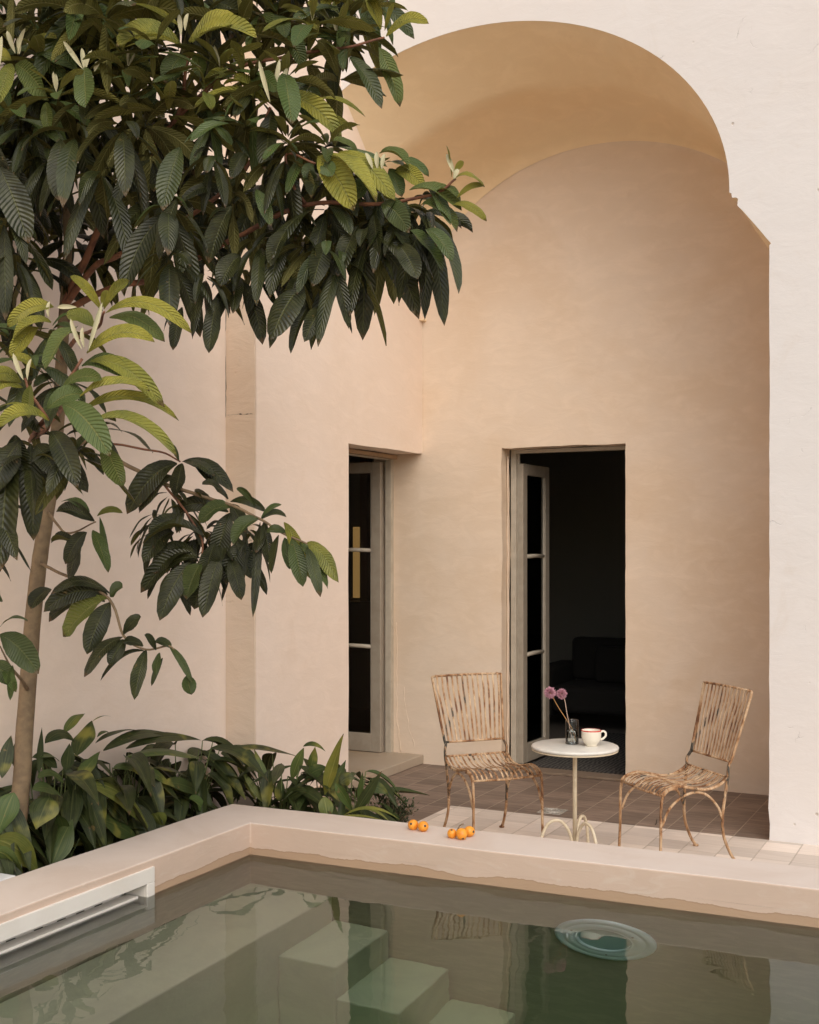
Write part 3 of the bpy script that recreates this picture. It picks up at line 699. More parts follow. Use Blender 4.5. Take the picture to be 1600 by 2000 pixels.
# ------------------------------------------------------------ floor drain
dr = MB(); 
dr.box((-2.825, 7.525, .001), (-2.66, 7.69, .006))
d = dr.build('floor_drain', M['drain'], bevel=.001); tag(d, 'small square metal drain with a round grating set in the tiles', 'drain')
m = MB()
for r_ in (.066, .048, .028):
    m.tube([(-2.7425 + r_ * math.cos(a * math.pi / 14), 7.6075 + r_ * math.sin(a * math.pi / 14), .008) for a in range(29)], .004, 6, False)
for a in range(12):
    q = a * math.pi / 6; m.tube([(-2.7425 + .03 * math.cos(q), 7.6075 + .03 * math.sin(q), .008), (-2.7425 + .064 * math.cos(q), 7.6075 + .064 * math.sin(q), .008)], .003, 5)
m.build('grating', M['drain'], d)

# ------------------------------------------------------------ garden chairs
def smoothpts(P, n=8):
    P = [Vector(p) for p in P]; out = []
    Q = [P[0] * 2 - P[1]] + P + [P[-1] * 2 - P[-2]]
    for i in range(1, len(Q) - 2):
        for k in range(n):
            t = k / n; a, b_, c, d_ = Q[i - 1], Q[i], Q[i + 1], Q[i + 2]
            out.append(.5 * ((2 * b_) + (c - a) * t + (2 * a - 5 * b_ + 4 * c - d_) * t * t + (3 * b_ - a - 3 * c + d_) * t ** 3))
    out.append(P[-1]); return out
SEATC = [(-.208, .491), (-.17, .462), (-.11, .437), (-.03, .433), (.06, .452), (.13, .462), (.185, .450), (.215, .432), (.226, .418)]
def make_chair():
    r = empty('garden_chair')
    for s in (1, -1):
        f = MB(); pts = smoothpts([(s * .242, -.341, .968), (s * .235, -.325, .90), (s * .206, -.238, .60), (s * .200, -.222, .565), (s * .212, -.206, .53), (s * .212, -.205, .491)], 6)
        f.tube(pts, .0085, 8); f.build('back_post', M['rust'], r)
        f = MB(); pts = smoothpts([(s * .212, -.205, .489), (s * .205, -.19, .38), (s * .200, -.178, .27), (s * .200, -.185, .16), (s * .205, -.225, .06), (s * .208, -.262, .006)], 6)
        f.tube(pts, [.0088] * (len(pts) - 2) + [.0095, .010], 8)
        f.lathe([(.001, .012), (.015, .010), (.017, .004), (.015, 0), (.001, 0)], (s * .208, -.264, 0), 14)
        f.build('leg', M['rust'], r)
        f = MB(); pts = smoothpts([(s * .225, .13, .452), (s * .226, .185, .444), (s * .227, .222, .405), (s * .227, .232, .33), (s * .227, .234, .16), (s * .230, .240, .0)], 6)
        f.tube(pts, .0085, 8); f.build('leg', M['rust'], r)
        f = MB(); pts = smoothpts([(s * .200, -.176, .25), (s * .204, -.145, .325), (s * .212, -.07, .398), (s * .216, .01, .42), (s * .220, .10, .398), (s * .226, .18, .34), (s * .227, .226, .25)], 5)
        f.tube(pts, .0075, 8); f.build('brace', M['rust'], r)
    # seat: side rails, rear and front bars, flat slats following the curve
    f = MB()
    def wseat(y): return .212 + (.225 - .212) * (y + .208) / .434
    for s in (1, -1): f.tube([(s * wseat(y), y, z) for y, z in [(p.y, p.z) for p in smoothpts([(0, a, c) for a, c in SEATC], 4)]], .0085, 8)
    f.tube([(-.212, -.208, .489), (-.07, -.212, .486), (.07, -.212, .486), (.212, -.208, .489)], .007, 8)
    f.tube([(-.225, .226, .416), (0, .228, .410), (.225, .226, .416)], .007, 8)
    NS = 13
    for k in range(NS):
        u = -1 + 2 * (k + .75) / (NS + .5)
        cu = smoothpts([(u * wseat(a) + .004 * math.sin(k * 5.1), a, c + .002 + .003 * math.sin(k * 2.7 + a * 9)) for a, c in SEATC], 3)
        f.ribbon(cu, Vector((1, 0, 0)), .0112, .003)
    f.build('seat', M['rust'], r)
    f = MB()
    def hair(s_): return (s_ * .242, -.341, .968)
    tb = [(-.242, -.341, .968), (-.12, -.347, .972), (0, -.349, .973), (.12, -.347, .972), (.242, -.341, .968)]
    f.tube(tb, .007, 8); bb = [(-.202, -.228, .572), (-.1, -.236, .570), (0, -.238, .569), (.1, -.236, .570), (.202, -.228, .572)]
    f.tube(bb, .007, 8)
    for k in range(13):
        u = -1 + 2 * (k + .8) / 13.6
        xt, xb = u * .242, u * .202; cv = -.008 * (1 - u * u)
        f.ribbon(smoothpts([(xt, -.351 + cv, .962), (xt, -.345 + cv, .977), (xt, -.333 + cv, .972), (xt * .99, -.325 + cv, .94), (xt * .93 + xb * .07, -.310 + cv, .88), ((xt + xb) / 2, -.275 + cv, .76), (xb, -.236 + cv, .60), (xb, -.225 + cv, .566)], 3), Vector((1, 0, 0)), .0112, .003)
    f.build('backrest', M['rust'], r)
    return r
def copy_tree(o, parent=None):
    c = o.copy(); COL.objects.link(c)
    if parent is not None: c.parent = parent
    for ch in list(o.children): copy_tree(ch, c)
    return c
ch1 = make_chair()
ch2 = copy_tree(ch1)
def place_chair(o, x, y, ang):   # ang = facing direction; local +y is forward, local +x the sitter's right
    o.location = (x, y, .001); o.rotation_euler = (0, 0, ang - math.pi / 2)
place_chair(ch1, -2.816, 6.712, -.7147); place_chair(ch2, -1.704, 6.798, -2.3463)
tag(ch1, 'rusty slatted metal chair left of the round table, back towards the left door', 'chair', 'rusty slatted metal chairs by the table')
tag(ch2, 'rusty slatted metal chair right of the round table, turned to the left', 'chair', 'rusty slatted metal chairs by the table')

# ------------------------------------------------------------ bistro table and things on it
TY = 6.62; tp = ony(1123, 1455, TY); TX, TZ = tp.x, tp.z
tb = tag(empty('bistro_table', (TX, TY, 0)), 'small round white marble table on a cream pole with hooped feet', 'table')
R_ = .252
m = MB(); m.lathe([(.001, TZ), (R_ - .012, TZ), (R_ - .003, TZ - .004), (R_, TZ - .010), (R_, TZ - .015), (R_ - .004, TZ - .020), (R_ - .02, TZ - .022), (.001, TZ - .022)], n=96)
m.build('tabletop', M['marble'], tb)
m = MB(); m.lathe([(.001, TZ - .0225), (.245, TZ - .0225), (.249, TZ - .025), (.249, TZ - .029), (.244, TZ - .031), (.001, TZ - .031)], n=72); m.build('tabletop_rim', M['cream'], tb)
m = MB(); m.lathe([(.001, TZ - .031), (.030, TZ - .031), (.022, TZ - .040), (.0135, TZ - .058), (.0125, TZ - .08), (.0125, .04), (.001, .04)], n=20); m.build('pole', M['cream'], tb)
phR = math.atan2(RT.y, RT.x)
for a in (math.pi + .05, 1.05, -1.05):
    q = phR + a; d = Vector((math.cos(q), math.sin(q), 0))
    pts = smoothpts([d * .012 + Vector((0, 0, .035)), d * .028 + Vector((0, 0, .12)), d * .07 + Vector((0, 0, .185)), d * .115 + Vector((0, 0, .200)), d * .16 + Vector((0, 0, .175)), d * .195 + Vector((0, 0, .10)), d * .212 + Vector((0, 0, .0))], 6)
    m = MB(); m.tube(pts, .0095, 10); m.build('leg', M['cream'], tb)
def ontable(px, fwd):    # point on the tabletop at lateral pixel px, fwd metres beyond the table centre
    p = Vector((TX, TY, 0)) + FW * fwd
    dep = p.dot(FW); lat = (px - CX) / FPX * dep
    return FW * dep + RT * lat + Vector((0, 0, TZ))
# glass with water
g = ontable(1117.5, .035); gz = .140
gl = tag(empty('drinking_glass', g), 'straight clear glass half full of water holding two lilac flowers', 'glass')
m = MB(); m.lathe([(.0001, .0015), (.036, .0015), (.0375, .005), (.0378, .02), (.0378, gz - .002)], n=48)
m.build('tumbler', thin_glass('tumbler_glass', (.96, .97, .96)), gl)
for zz_, rr_ in ((gz - .001, .0012), (.006, .0022)):
    m = MB(); m.tube([(.0372 * math.cos(a * math.pi / 20), .0372 * math.sin(a * math.pi / 20), zz_) for a in range(41)], rr_, 8, False); m.build('glass_rim', M['glass'], gl)
m = MB(); m.lathe([(.0001, .0102), (.0335, .0110), (.0360, .018), (.0368, .078), (.0001, .077)], n=48); m.build('water_fill', thin_glass('still_water', (.93, .95, .93)), gl)
# flowers
def flower(hpx, hpy, path, mat, lab, rad, fd):
    dep = g.dot(FW) + fd
    base = g + Vector((0, 0, .014))
    head = atd(hpx, hpy, dep)
    fl = tag(empty('flower', base), lab, 'flower', 'lilac flowers in the glass')
    fm = Matrix.Translation(base).inverted()
    pts = [base + (q if isinstance(q, Vector) else Vector(q)) for q in path(base, head)]
    m = MB(); sp = smoothpts(pts, 6); m.tube([p - base for p in sp], .0022, 7); m.build('stem', mat, fl)
    m = MB(); rr = random.Random(int(hpx)); h = head - base
    for k in range(210):
        z = 1 - 2 * (k + .5) / 210; a = k * 2.39996; rxy = math.sqrt(1 - z * z)
        d = Vector((rxy * math.cos(a), rxy * math.sin(a), z)) + Vector((rr.uniform(-.15, .15), rr.uniform(-.15, .15), rr.uniform(-.15, .15))); d.normalize()
        L = rad * rr.uniform(.85, 1.12); s1 = d.cross(Vector((0, 0, 1))); s1 = s1.normalized() if s1.length > .01 else Vector((1, 0, 0)); s2 = d.cross(s1)
        a2 = rr.uniform(0, 3.14); sa = s1 * math.cos(a2) + s2 * math.sin(a2); sb = d.cross(sa)
        wv = rad * .085
        m.add([h + d * L * .25, h + d * L * .72 + sa * wv, h + d * L, h + d * L * .72 - sa * wv], [(0, 1, 2, 3)], smooth=False)
        m.add([h + d * L * .5, h + d * L * .8 + sb * wv, h + d * L * .96, h + d * L * .8 - sb * wv], [(0, 1, 2, 3)], smooth=False)
    m.build('flower_head', M['petal'], fl)
    return fl
def path1(b_, h):
    D = h - b_; lean = RT * .022
    return [lean, lean * .1 + Vector((0, 0, .07)), -RT * .026 + Vector((0, 0, .118)) , D * .62 + Vector((0, 0, .018)) - RT * -.004, D * .86 + Vector((0, 0, .012)), D]
def path2(b_, h):
    D = h - b_; lean = RT * .004
    return [lean, -RT * .012 + Vector((0, 0, .07)), -RT * .020 + Vector((0, 0, .118)), -RT * .030 + Vector((0, 0, .165)), D * .90 + RT * .012 - Vector((0, 0, .008)), D]
flower(1074, 1353, path1, M['stem_or'], 'lilac pompom flower on an orange stem, the left one of the two in the glass', .0375, -.015)
flower(1097, 1355, path2, M['stem_pk'], 'lilac pompom flower on a pale pink stem, right one of two in the glass', .033, .02)
# cup
cpos = ontable(1155, -.030)
cu = tag(empty('cup', cpos), 'ivory cup with a thin red rim and round handle on the marble table', 'cup')
m = MB(); m.lathe([(.0001, .004), (.028, .004), (.030, 0), (.033, 0), (.034, .006), (.036, .012), (.046, .022), (.0535, .036), (.0565, .052), (.0570, .070), (.0572, .0885), (.0560, .0915), (.0545, .0885), (.0540, .07), (.0525, .045), (.040, .022), (.020, .014), (.0001, .013)], n=64)
m.build('bowl', M['ceramic'], cu)
m = MB(); m.lathe([(.0576, .0865), (.0580, .0905), (.0566, .0932), (.0548, .0925)], n=64); m.build('rim_band', M['redrim'], cu)
m = MB(); hx = RT * 1.0
pts = smoothpts([hx * .054 + Vector((0, 0, .080)), hx * .070 + Vector((0, 0, .085)), hx * .083 + Vector((0, 0, .074)), hx * .082 + Vector((0, 0, .056)), hx * .068 + Vector((0, 0, .042)), hx * .053 + Vector((0, 0, .037))], 6)
m.tube(pts, .0062, 10, sx=.75); m.build('handle', M['ceramic'], cu)

# ------------------------------------------------------------ loquats on the rim
def loquat(px, py, r, tilt, lab, eye=True, elong=1.06):
    r *= 1.14
    p = O + ray(px, py) * ((HC + r * .93 - CAMZ) / ray(px, py).z)
    m = MB(); prof = []
    for k in range(17):
        a = math.pi * k / 16; rr = r * math.sin(a) * (1 + .05 * math.cos(a)); z = -r * elong * math.cos(a)
        if k >= 15: z -= r * .05
        prof.append((max(rr, .0004), z))
    m.lathe(prof, n=28)
    o = m.build('loquat', M['fruit']); o.location = p; o.rotation_euler = tilt
    tag(o, lab, 'fruit', 'loquats resting on the pool rim')
    m = MB(); m.lathe([(.0001, r * elong * 1.0), (r * .14, r * elong * 1.01), (r * .20, r * elong * .955), (r * .24, r * elong * .93)], n=9)
    for a in range(5):
        q = a * 1.2566; m.add([(r * .05 * math.cos(q + .5), r * .05 * math.sin(q + .5), r * elong * 1.02), (r * .3 * math.cos(q), r * .3 * math.sin(q), r * elong * .985), (r * .05 * math.cos(q - .5), r * .05 * math.sin(q - .5), r * elong * 1.02)], [(0, 1, 2)])
    m.build('calyx', M['screw'], o)
    return o
loquat(807, 1611, .0245, (1.1, -.6, .3), 'orange loquat on the rim, left fruit of the touching pair near the shrub')
loquat(827, 1614, .0245, (1.15, .75, .5), 'orange loquat with two dark spots, right fruit of the touching pair on the rim')
loquat(883, 1628, .0215, (.5, -.2, .6), 'smallest orange loquat of the cluster of three on the rim, standing leftmost')
loquat(902, 1629, .0255, (2.4, -.5, .2), 'front middle orange loquat of the cluster of three on the rim')
loquat(917, 1624, .0245, (1.2, 1.2, .9), 'rear right orange loquat of the cluster of three on the rim')
bs = O + ray(893, 1622) * ((HC + .03 - CAMZ) / ray(893, 1622).z)
m = MB(); m.tube([bs + Vector((0, 0, -.022)) - RT * .004, bs + RT * .0 + Vector((0, 0, .0)), bs + RT * .012 + Vector((0, 0, .024)) - FW * .005, bs + RT * .026 + Vector((0, 0, .032)), bs + RT * .034 + Vector((0, 0, .034))], [.003, .0035, .003, .004, .003], 7)
tag(m.build('fruit_stalk', M['bark']), 'short brown woody stalk between the cluster of three loquats', 'stalk')

# a fallen twig on the tiles
tw = O + ray(1282, 1608) * ((.006 - CAMZ) / ray(1282, 1608).z)
m = MB(); m.tube([tw - RT * .012 - FW * .03, tw, tw + RT * .006 + FW * .02 + Vector((0, 0, .01)), tw + RT * .012 + FW * .035 + Vector((0, 0, .022))], [.003, .004, .004, .002], 6)
tag(m.build('fallen_twig', M['screw']), 'tiny dark fallen twig on the tiles between table and right chair', 'twig')

# ------------------------------------------------------------ leaves
def leaf(mb, P0, P1, P2, nrm, W, age=0.0, fold=.25, n=12, shape='loquat', curl=0.0, twist=0.0, across=4, petiole=0.0, wavy=.0, seed=0):
    """quadratic-bezier spine, width W, nrm = rough direction the top side faces"""
    vs = []; uv = []; P0 = Vector(P0); P1 = Vector(P1); P2 = Vector(P2)
    for i in range(n + 1):
        t = i / n
        p = P0 * (1 - t) ** 2 + P1 * 2 * t * (1 - t) + P2 * t * t
        tg = ((P1 - P0) * (1 - t) + (P2 - P1) * t)
        tg = tg.normalized() if tg.length > 1e-7 else Vector((0, 0, -1))
        sd = tg.cross(nrm)
        if sd.length < 1e-4: sd = tg.orthogonal()
        sd.normalize(); nn = sd.cross(tg).normalized()
        if twist: 
            a = twist * t; sd, nn = sd * math.cos(a) + nn * math.sin(a), nn * math.cos(a) - sd * math.sin(a)
        tt = max(0.0, (t - petiole) / (1 - petiole)) if petiole else t
        if shape == 'loquat': wv = (tt ** .85) * ((1 - tt) ** .68) / .4905 if 0 < tt < 1 else 0
        else: wv = math.sin(math.pi * tt ** .78) ** 1.0 if 0 < tt < 1 else 0
        if i % 2 and shape == 'loquat': wv *= 1.035
        wv = max(wv, .05 if t < .999 else .01)
        for j in range(across + 1):
            u = -1 + 2 * j / across
            off = abs(u) * fold * W * .5 * wv - curl * u * u * W * .5 * wv
            rip = wavy * W * math.sin(t * 11 + seed * 3 + (1.5 if u > 0 else 0)) * abs(u)
            vs.append(p + sd * (u * W * .5 * wv) + nn * (off + rip)); uv.append(((u + 1) / 2, t))
    a1 = across + 1
    fs = [(i * a1 + j, i * a1 + j + 1, (i + 1) * a1 + j + 1, (i + 1) * a1 + j) for i in range(n) for j in range(across)]
    mb.add(vs, fs, uv, age)

PXM = lambda d: FPX / d
UPV = Vector((0, 0, 1))
crown = MB(); bud_sets = {}
def budset(key):
    return bud_sets.setdefault(key, MB())
def clampwall(p, lim=-4.47):
    if p.x < lim and p.y < 6.36: p = p + Vector((lim - p.x, 0, 0))
    if p.x < -4.24 and p.y >= 6.3: p = p + Vector((-4.24 - p.x, 0, 0))
    return p
def hero(x0, y0, x1, y1, w_, d, age, bulge=None, dz=None, roll=None, mb=None):
    """a leaf whose base and tip show at these places, d metres from the lens"""
    mb = mb or crown
    if dz is None: dz = U(-.10, .06)
    a = atd(x0, y0, d); c = atd(x1, y1, d + dz)
    L = math.hypot(x1 - x0, y1 - y0); horiz = abs(x1 - x0) / max(L, 1)
    if bulge is None: bulge = .07 + .32 * horiz * U(.7, 1.2)
    mid = (a + c) / 2 + UPV * (bulge * L / PXM(d) * 1.0) - FW * U(0, .03)
    toward = -FW
    nrm = (toward * U(.5, 1.0) + UPV * U(.25, .9) + RT * U(-.5, .5))
    if roll is not None: nrm = toward * math.cos(roll) + UPV * math.sin(roll)
    leaf(mb, clampwall(a), clampwall(mid), clampwall(c), nrm.normalized(), w_ / PXM(d) * 1.3, age, fold=U(.25, .8), curl=U(-.05, .5), twist=U(-.5, .5), seed=U(0, 9), wavy=U(.005, .045))
def bud(x0, y0, x1, y1, d):
    a = atd(x0, y0, d); c = atd(x1, y1, d)
    leaf(budset((round(x0 / 45), round(y0 / 60))), a, (a + c) / 2 - FW * .01, c, (-FW + RT * U(-.6, .6)).normalized(), 13 / PXM(d), 1, fold=.8, n=8, across=2)

def whorl(px, py, d, n, size, age, droop=0.0, axis=None, spread=(35, 115), nb=0):
    """rosette of leaves round a twig tip"""
    C = atd(px, py, d); C = clampwall(C, -4.35)
    ax = (axis or (UPV * 1.0 + RT * U(-.3, .3) - FW * U(-.2, .4))).normalized()
    s1 = ax.orthogonal().normalized(); s2 = ax.cross(s1); a0 = U(0, 6.28)
    for k in range(n):
        f = (k + .5) / n
        pol = math.radians(spread[0] + (spread[1] - spread[0]) * f ** .8 + U(-10, 10)); az = a0 + k * 2.39996 + U(-.25, .25)
        dr = ax * math.cos(pol) + (s1 * math.cos(az) + s2 * math.sin(az)) * math.sin(pol)
        L = size * (.55 + .5 * min(1, f * 1.6)) * U(.85, 1.15)
        tipd = (dr * (1 - droop) - UPV * droop * 1.1); tipd.normalize()
        p0 = C + dr * .012 - ax * .03 * f; p1 = p0 + dr * L * .5 + UPV * L * .06; p2 = p1 + tipd * L * .5 - UPV * L * U(.08, .28)
        nr = (ax * 1.0 + UPV * .3 - dr * .2)
        if abs(nr.normalized().dot((p2 - p0).normalized())) > .92: nr = -FW + RT * U(-.5, .5)
        leaf(crown, clampwall(p0), clampwall(p1), clampwall(p2), nr.normalized(), L * U(.24, .40), max(0, min(1, age * (1.15 - .7 * f) + U(-.08, .08))), fold=U(.1, .4), curl=U(-.2, .7), twist=U(-.9, .9), n=10, seed=U(0, 9), wavy=U(.005, .045))
    for k in range(nb):
        dr = (ax + s1 * U(-.35, .35) + s2 * U(-.35, .35)).normalized()
        L = size * U(.25, .36); p0 = C; leaf(budset((px, py)), p0, p0 + dr * L * .5 + s1 * .004, p0 + dr * L, (-FW + RT * U(-.8, .8)).normalized(), L * .22, 1, fold=.8, n=8, across=2)

# --- hero leaves read from the tree (x0,y0,x1,y1,width,depth,age)
H = """
350 50 208 20 48 4.9 .95|352 85 228 92 58 4.85 .8|362 92 232 96 30 4.9 .9|370 82 464 46 58 4.85 .95|376 84 503 76 42 4.8 .95|362 106 322 162 48 4.9 .35|384 104 392 152 34 4.9 .6
30 125 96 197 46 4.9 .6|25 125 -4 206 36 4.85 .7|45 108 112 76 34 5.0 .8|22 118 -30 130 44 4.9 .9|60 120 130 150 40 5.0 .55
165 130 168 211 50 4.8 .55|152 140 70 104 46 4.9 .5|176 124 246 94 30 4.95 .85|186 138 302 140 40 4.9 .7|190 120 300 150 36 5.0 .6|150 150 95 210 40 5.05 .3
525 206 376 216 36 4.85 .85|520 196 434 168 38 4.85 .8|556 142 570 243 48 4.75 .5|545 190 668 268 46 4.8 .85|596 208 714 229 20 4.9 .8|530 214 518 332 50 4.85 .15|556 200 620 242 34 4.85 .5|510 200 455 150 28 4.9 .9|605 235 690 255 20 4.95 .8|470 150 395 165 36 5 .8
620 308 692 412 62 4.7 .85|640 303 734 396 52 4.7 .9|662 298 772 392 46 4.75 .85|612 322 600 352 34 4.7 .5|625 320 650 345 36 4.7 .45|590 305 560 380 30 4.8 .5
750 318 800 335 36 4.75 .7|742 300 800 328 34 4.75 .6|700 300 650 276 26 4.8 .6|760 330 785 385 32 4.75 .4|770 335 830 370 34 4.75 .85|720 335 700 390 34 4.8 .5|775 320 838 345 24 4.8 .5
885 350 946 366 24 4.6 .9|884 400 951 432 24 4.6 .85|892 388 946 363 16 4.6 .85|882 346 872 284 17 4.65 .8|888 338 906 316 14 4.6 .9|822 400 894 452 42 4.65 .6|800 450 866 530 46 4.65 .35|830 448 884 511 36 4.65 .35|780 478 816 545 44 4.7 .1|770 450 800 492 42 4.7 .2|800 372 902 412 36 4.65 .6|850 375 900 395 26 4.65 .6|838 368 880 440 30 4.65 .45|760 395 800 430 40 4.7 .3|745 400 800 455 46 4.72 .3
755 72 838 47 30 4.9 .95|752 60 771 6 15 4.9 .9|744 58 716 -4 30 4.9 .85|740 92 782 208 40 4.85 .6|682 112 746 213 36 4.85 .25|700 46 636 46 28 4.95 .85|690 56 738 60 28 4.95 .6|690 96 592 84 38 5.0 .5|560 62 592 132 36 4.9 .6|508 30 545 90 44 5 .6|650 50 600 8 36 5.0 .8|630 20 665 -20 40 5 .9|655 10 690 -30 40 5 .9|770 60 800 42 12 4.9 .9|650 125 656 196 26 4.95 .05|560 20 620 60 34 5 .8
200 608 137 540 22 4.5 1|204 604 254 548 24 4.5 1|206 612 376 652 32 4.45 1|214 620 322 668 42 4.5 .6|200 600 215 570 24 4.5 1
170 690 303 669 38 4.45 .95|152 638 90 722 46 4.45 .6|175 706 322 796 40 4.45 .75|160 715 262 740 38 4.5 .4|185 640 130 620 40 4.5 .7|100 630 25 668 36 4.5 .95|105 600 15 640 40 4.5 .95|75 640 20 700 34 4.5 .9
42 748 -14 738 34 4.4 .9|60 752 56 818 36 4.35 .7|45 756 -30 768 44 4.4 .95|70 720 20 700 30 4.4 .9
122 790 216 892 58 4.3 .55|150 780 292 764 36 4.35 .95|95 822 -4 836 36 4.35 .9|168 832 346 892 36 4.35 .75|200 868 240 952 46 4.3 .6|100 842 152 952 50 4.4 .1|160 802 350 822 28 4.4 .9|92 800 166 772 46 4.35 .55|80 815 -8 800 30 4.4 .8|120 760 200 742 34 4.4 .6
22 868 0 1118 72 4.5 .0|60 866 66 1056 48 4.5 .0|102 872 172 962 40 4.5 .05|40 862 -20 965 60 4.45 .05|70 870 110 930 50 4.5 0|30 850 40 960 50 4.5 0
182 1035 212 1118 30 5.3 .55|170 1040 128 1102 34 5.3 .1|185 1018 110 1000 32 5.3 .15|190 1008 240 1002 16 5.3 .7|160 1052 134 1138 36 5.3 .1|175 1000 120 980 28 5.3 .5|195 1010 212 1118 14 5.3 .5|150 1070 100 1060 40 5.35 .05
210 1170 125 1244 62 5.2 .65|215 1176 170 1278 46 5.2 .15|210 1162 85 1195 46 5.25 .0|216 1166 240 1148 32 5.2 .35|205 1175 95 1215 40 5.3 0|100 1150 60 1190 40 5.3 0|215 1160 100 1160 36 5.25 .1
240 1245 165 1322 40 5.15 .1|246 1250 214 1300 32 5.15 .05|284 1272 196 1330 14 5.15 .0|286 1270 262 1367 32 5.1 .2|242 1240 276 1205 26 5.15 .2|280 1262 240 1255 24 5.15 .1
305 1270 282 1240 18 5.1 .2|312 1275 304 1322 20 5.1 .3|330 1262 376 1334 16 5.1 .3|366 1318 374 1357 30 5.1 .35|318 1285 296 1340 12 5.1 .2|300 1255 335 1265 20 5.1 .2
0 1240 76 1316 56 4.9 .3|0 1225 55 1214 16 4.9 .4|8 1310 32 1352 22 4.9 .5|25 1300 20 1368 16 4.9 .3|-20 1300 30 1340 40 4.9 .3|-10 1150 5 1175 20 4.9 .5
360 902 456 962 34 5.5 .15|366 900 420 950 30 5.5 .1|356 905 342 972 36 5.45 .05|346 906 248 1004 54 5.5 0|340 930 272 1002 44 5.5 0|350 900 334 868 12 5.5 .3|356 902 420 930 24 5.5 .2|330 900 300 960 40 5.55 0
400 1050 280 1062 40 5.4 0|390 1090 275 1158 42 5.4 .0|372 1098 312 1212 46 5.35 .1|392 1100 364 1172 56 5.3 .3|420 1060 400 1132 44 5.3 .05|450 992 390 1022 42 5.3 .3|430 1082 396 1206 42 5.35 .05|450 1090 472 1172 34 5.4 .05|446 1000 336 1002 38 5.45 0|450 1002 420 1102 44 5.35 .0|370 1030 290 1040 34 5.45 0|480 1060 440 1140 44 5.4 0|400 1120 380 1190 40 5.4 .15|410 1000 380 960 40 5.45 0|340 1040 280 1100 40 5.45 0|460 1050 490 1130 36 5.4 0|380 1080 300 1120 50 5.42 0
450 980 520 1000 20 5.4 .2|445 975 395 945 30 5.45 .0|450 985 480 1040 30 5.4 .05
505 1014 456 1064 42 5.2 .3|510 1012 550 985 14 5.25 .5|500 990 462 955 14 5.3 .3|508 1020 494 1206 20 5.25 .05|515 1020 528 1102 26 5.2 .15|520 1020 500 1080 30 5.25 .1|510 1015 560 1010 20 5.25 .2
555 1020 608 1132 30 5.05 .8|600 1060 662 1138 46 5.0 .75|570 1052 592 1146 36 5.05 .35|556 1050 566 1112 28 5.1 .35|600 1068 626 1166 26 5.0 .25|560 1042 520 1040 20 5.1 .3|585 1060 640 1150 34 5.05 .4|545 1045 530 1120 20 5.1 .2
120 272 114 392 46 4.8 .0|0 328 56 476 62 4.7 .1|346 388 312 508 46 4.7 .15|352 288 318 412 50 4.75 .25|452 402 408 516 52 4.75 .1|592 558 530 664 70 4.7 .05|600 600 568 690 24 4.75 .05|632 600 594 668 36 4.75 .05|424 582 408 690 36 4.8 .15|356 600 338 684 28 4.8 .1|660 560 688 652 9 4.8 .1|702 508 716 580 8 4.8 .1|748 500 770 552 8 4.8 .1|500 370 530 442 28 4.75 .35|540 350 552 430 20 4.75 .2|445 412 405 438 36 4.75 .2|480 300 450 350 30 4.8 .1|470 500 430 560 46 4.8 0|560 450 530 520 44 4.75 .1|640 470 610 560 44 4.75 .05|700 440 660 540 44 4.75 .05|730 420 740 500 36 4.75 .15
"""
for row in H.strip().split('\n'):
    for it in row.split('|'):
        q = [float(s) for s in it.split()]
        hero(*q)
for q in """35 106 50 55 4.85|30 104 14 60 4.85|38 106 36 74 4.85|163 136 124 80 4.8|164 136 160 94 4.8|168 136 180 98 4.8|185 140 196 120 4.8|354 70 350 28 4.8|362 60 368 26 4.8|528 200 506 118 4.75|535 180 546 116 4.75|548 175 562 132 4.75|728 330 714 298 4.7|738 332 736 296 4.7|746 332 752 300 4.7|160 682 138 622 4.4|165 680 162 638 4.4|172 686 200 590 4.4|150 600 112 600 4.5|46 742 26 690 4.35|54 742 62 700 4.35|0 130 4 70 4.8|888 340 872 300 4.6|886 350 896 330 4.6|2 700 -8 660 4.4|95 620 98 588 4.5""".split('|'):
    bud(*[float(s) for s in q.split()])

# --- procedural body of the crown
def inside(x, y, poly):
    c = False; n = len(poly); j = n - 1
    for i in range(n):
        xi, yi = poly[i]; xj, yj = poly[j]
        if (yi > y) != (yj > y) and x < (xj - xi) * (y - yi) / (yj - yi) + xi: c = not c
        j = i
    return c
big = [(-260, -240), (760, -240), (740, -20), (690, 60), (620, 60), (640, 190), (600, 250), (680, 330), (790, 370), (840, 400), (790, 430), (700, 430), (640, 450), (570, 490), (500, 440), (420, 470), (350, 500), (150, 530), (-260, 600)]
cnt = 0
while cnt < 240:
    x, y = U(-260, 860), U(-240, 600)
    if not inside(x, y, big): continue
    cnt += 1
    up = y < 230
    if 80 < x < 300 and y > 390: d = U(5.72, 5.95)
    elif x < 420 and 360 < y: d = U(4.95, 5.55)
    else: d = U(4.85, 5.75)
    whorl(x, y, d, rnd.randint(8, 11), U(.16, .33), U(0, .22) if y > 260 else U(.1, .75), droop=.5 if y > 200 else .3, spread=(40, 140), axis=(UPV * .6 + RT * U(-.9, .9) - FW * U(-.6, .9)))
for (x, y) in ((240, 245), (150, 260), (60, 250), (300, 300), (420, 300), (560, 300), (640, 400), (560, 400), (200, 330), (370, 440), (510, 470), (640, 480), (330, 400), (100, 300), (30, 500), (10, 420), (760, 420), (800, 395), (715, 455), (670, 500), (840, 415), (700, 370), (740, 380), (590, 530), (400, 530), (330, 500), (560, 460), (470, 530)):
    whorl(x, y, U(4.72, 4.98), 8, U(.19, .33), U(.0, .3), droop=.6, spread=(60, 150))
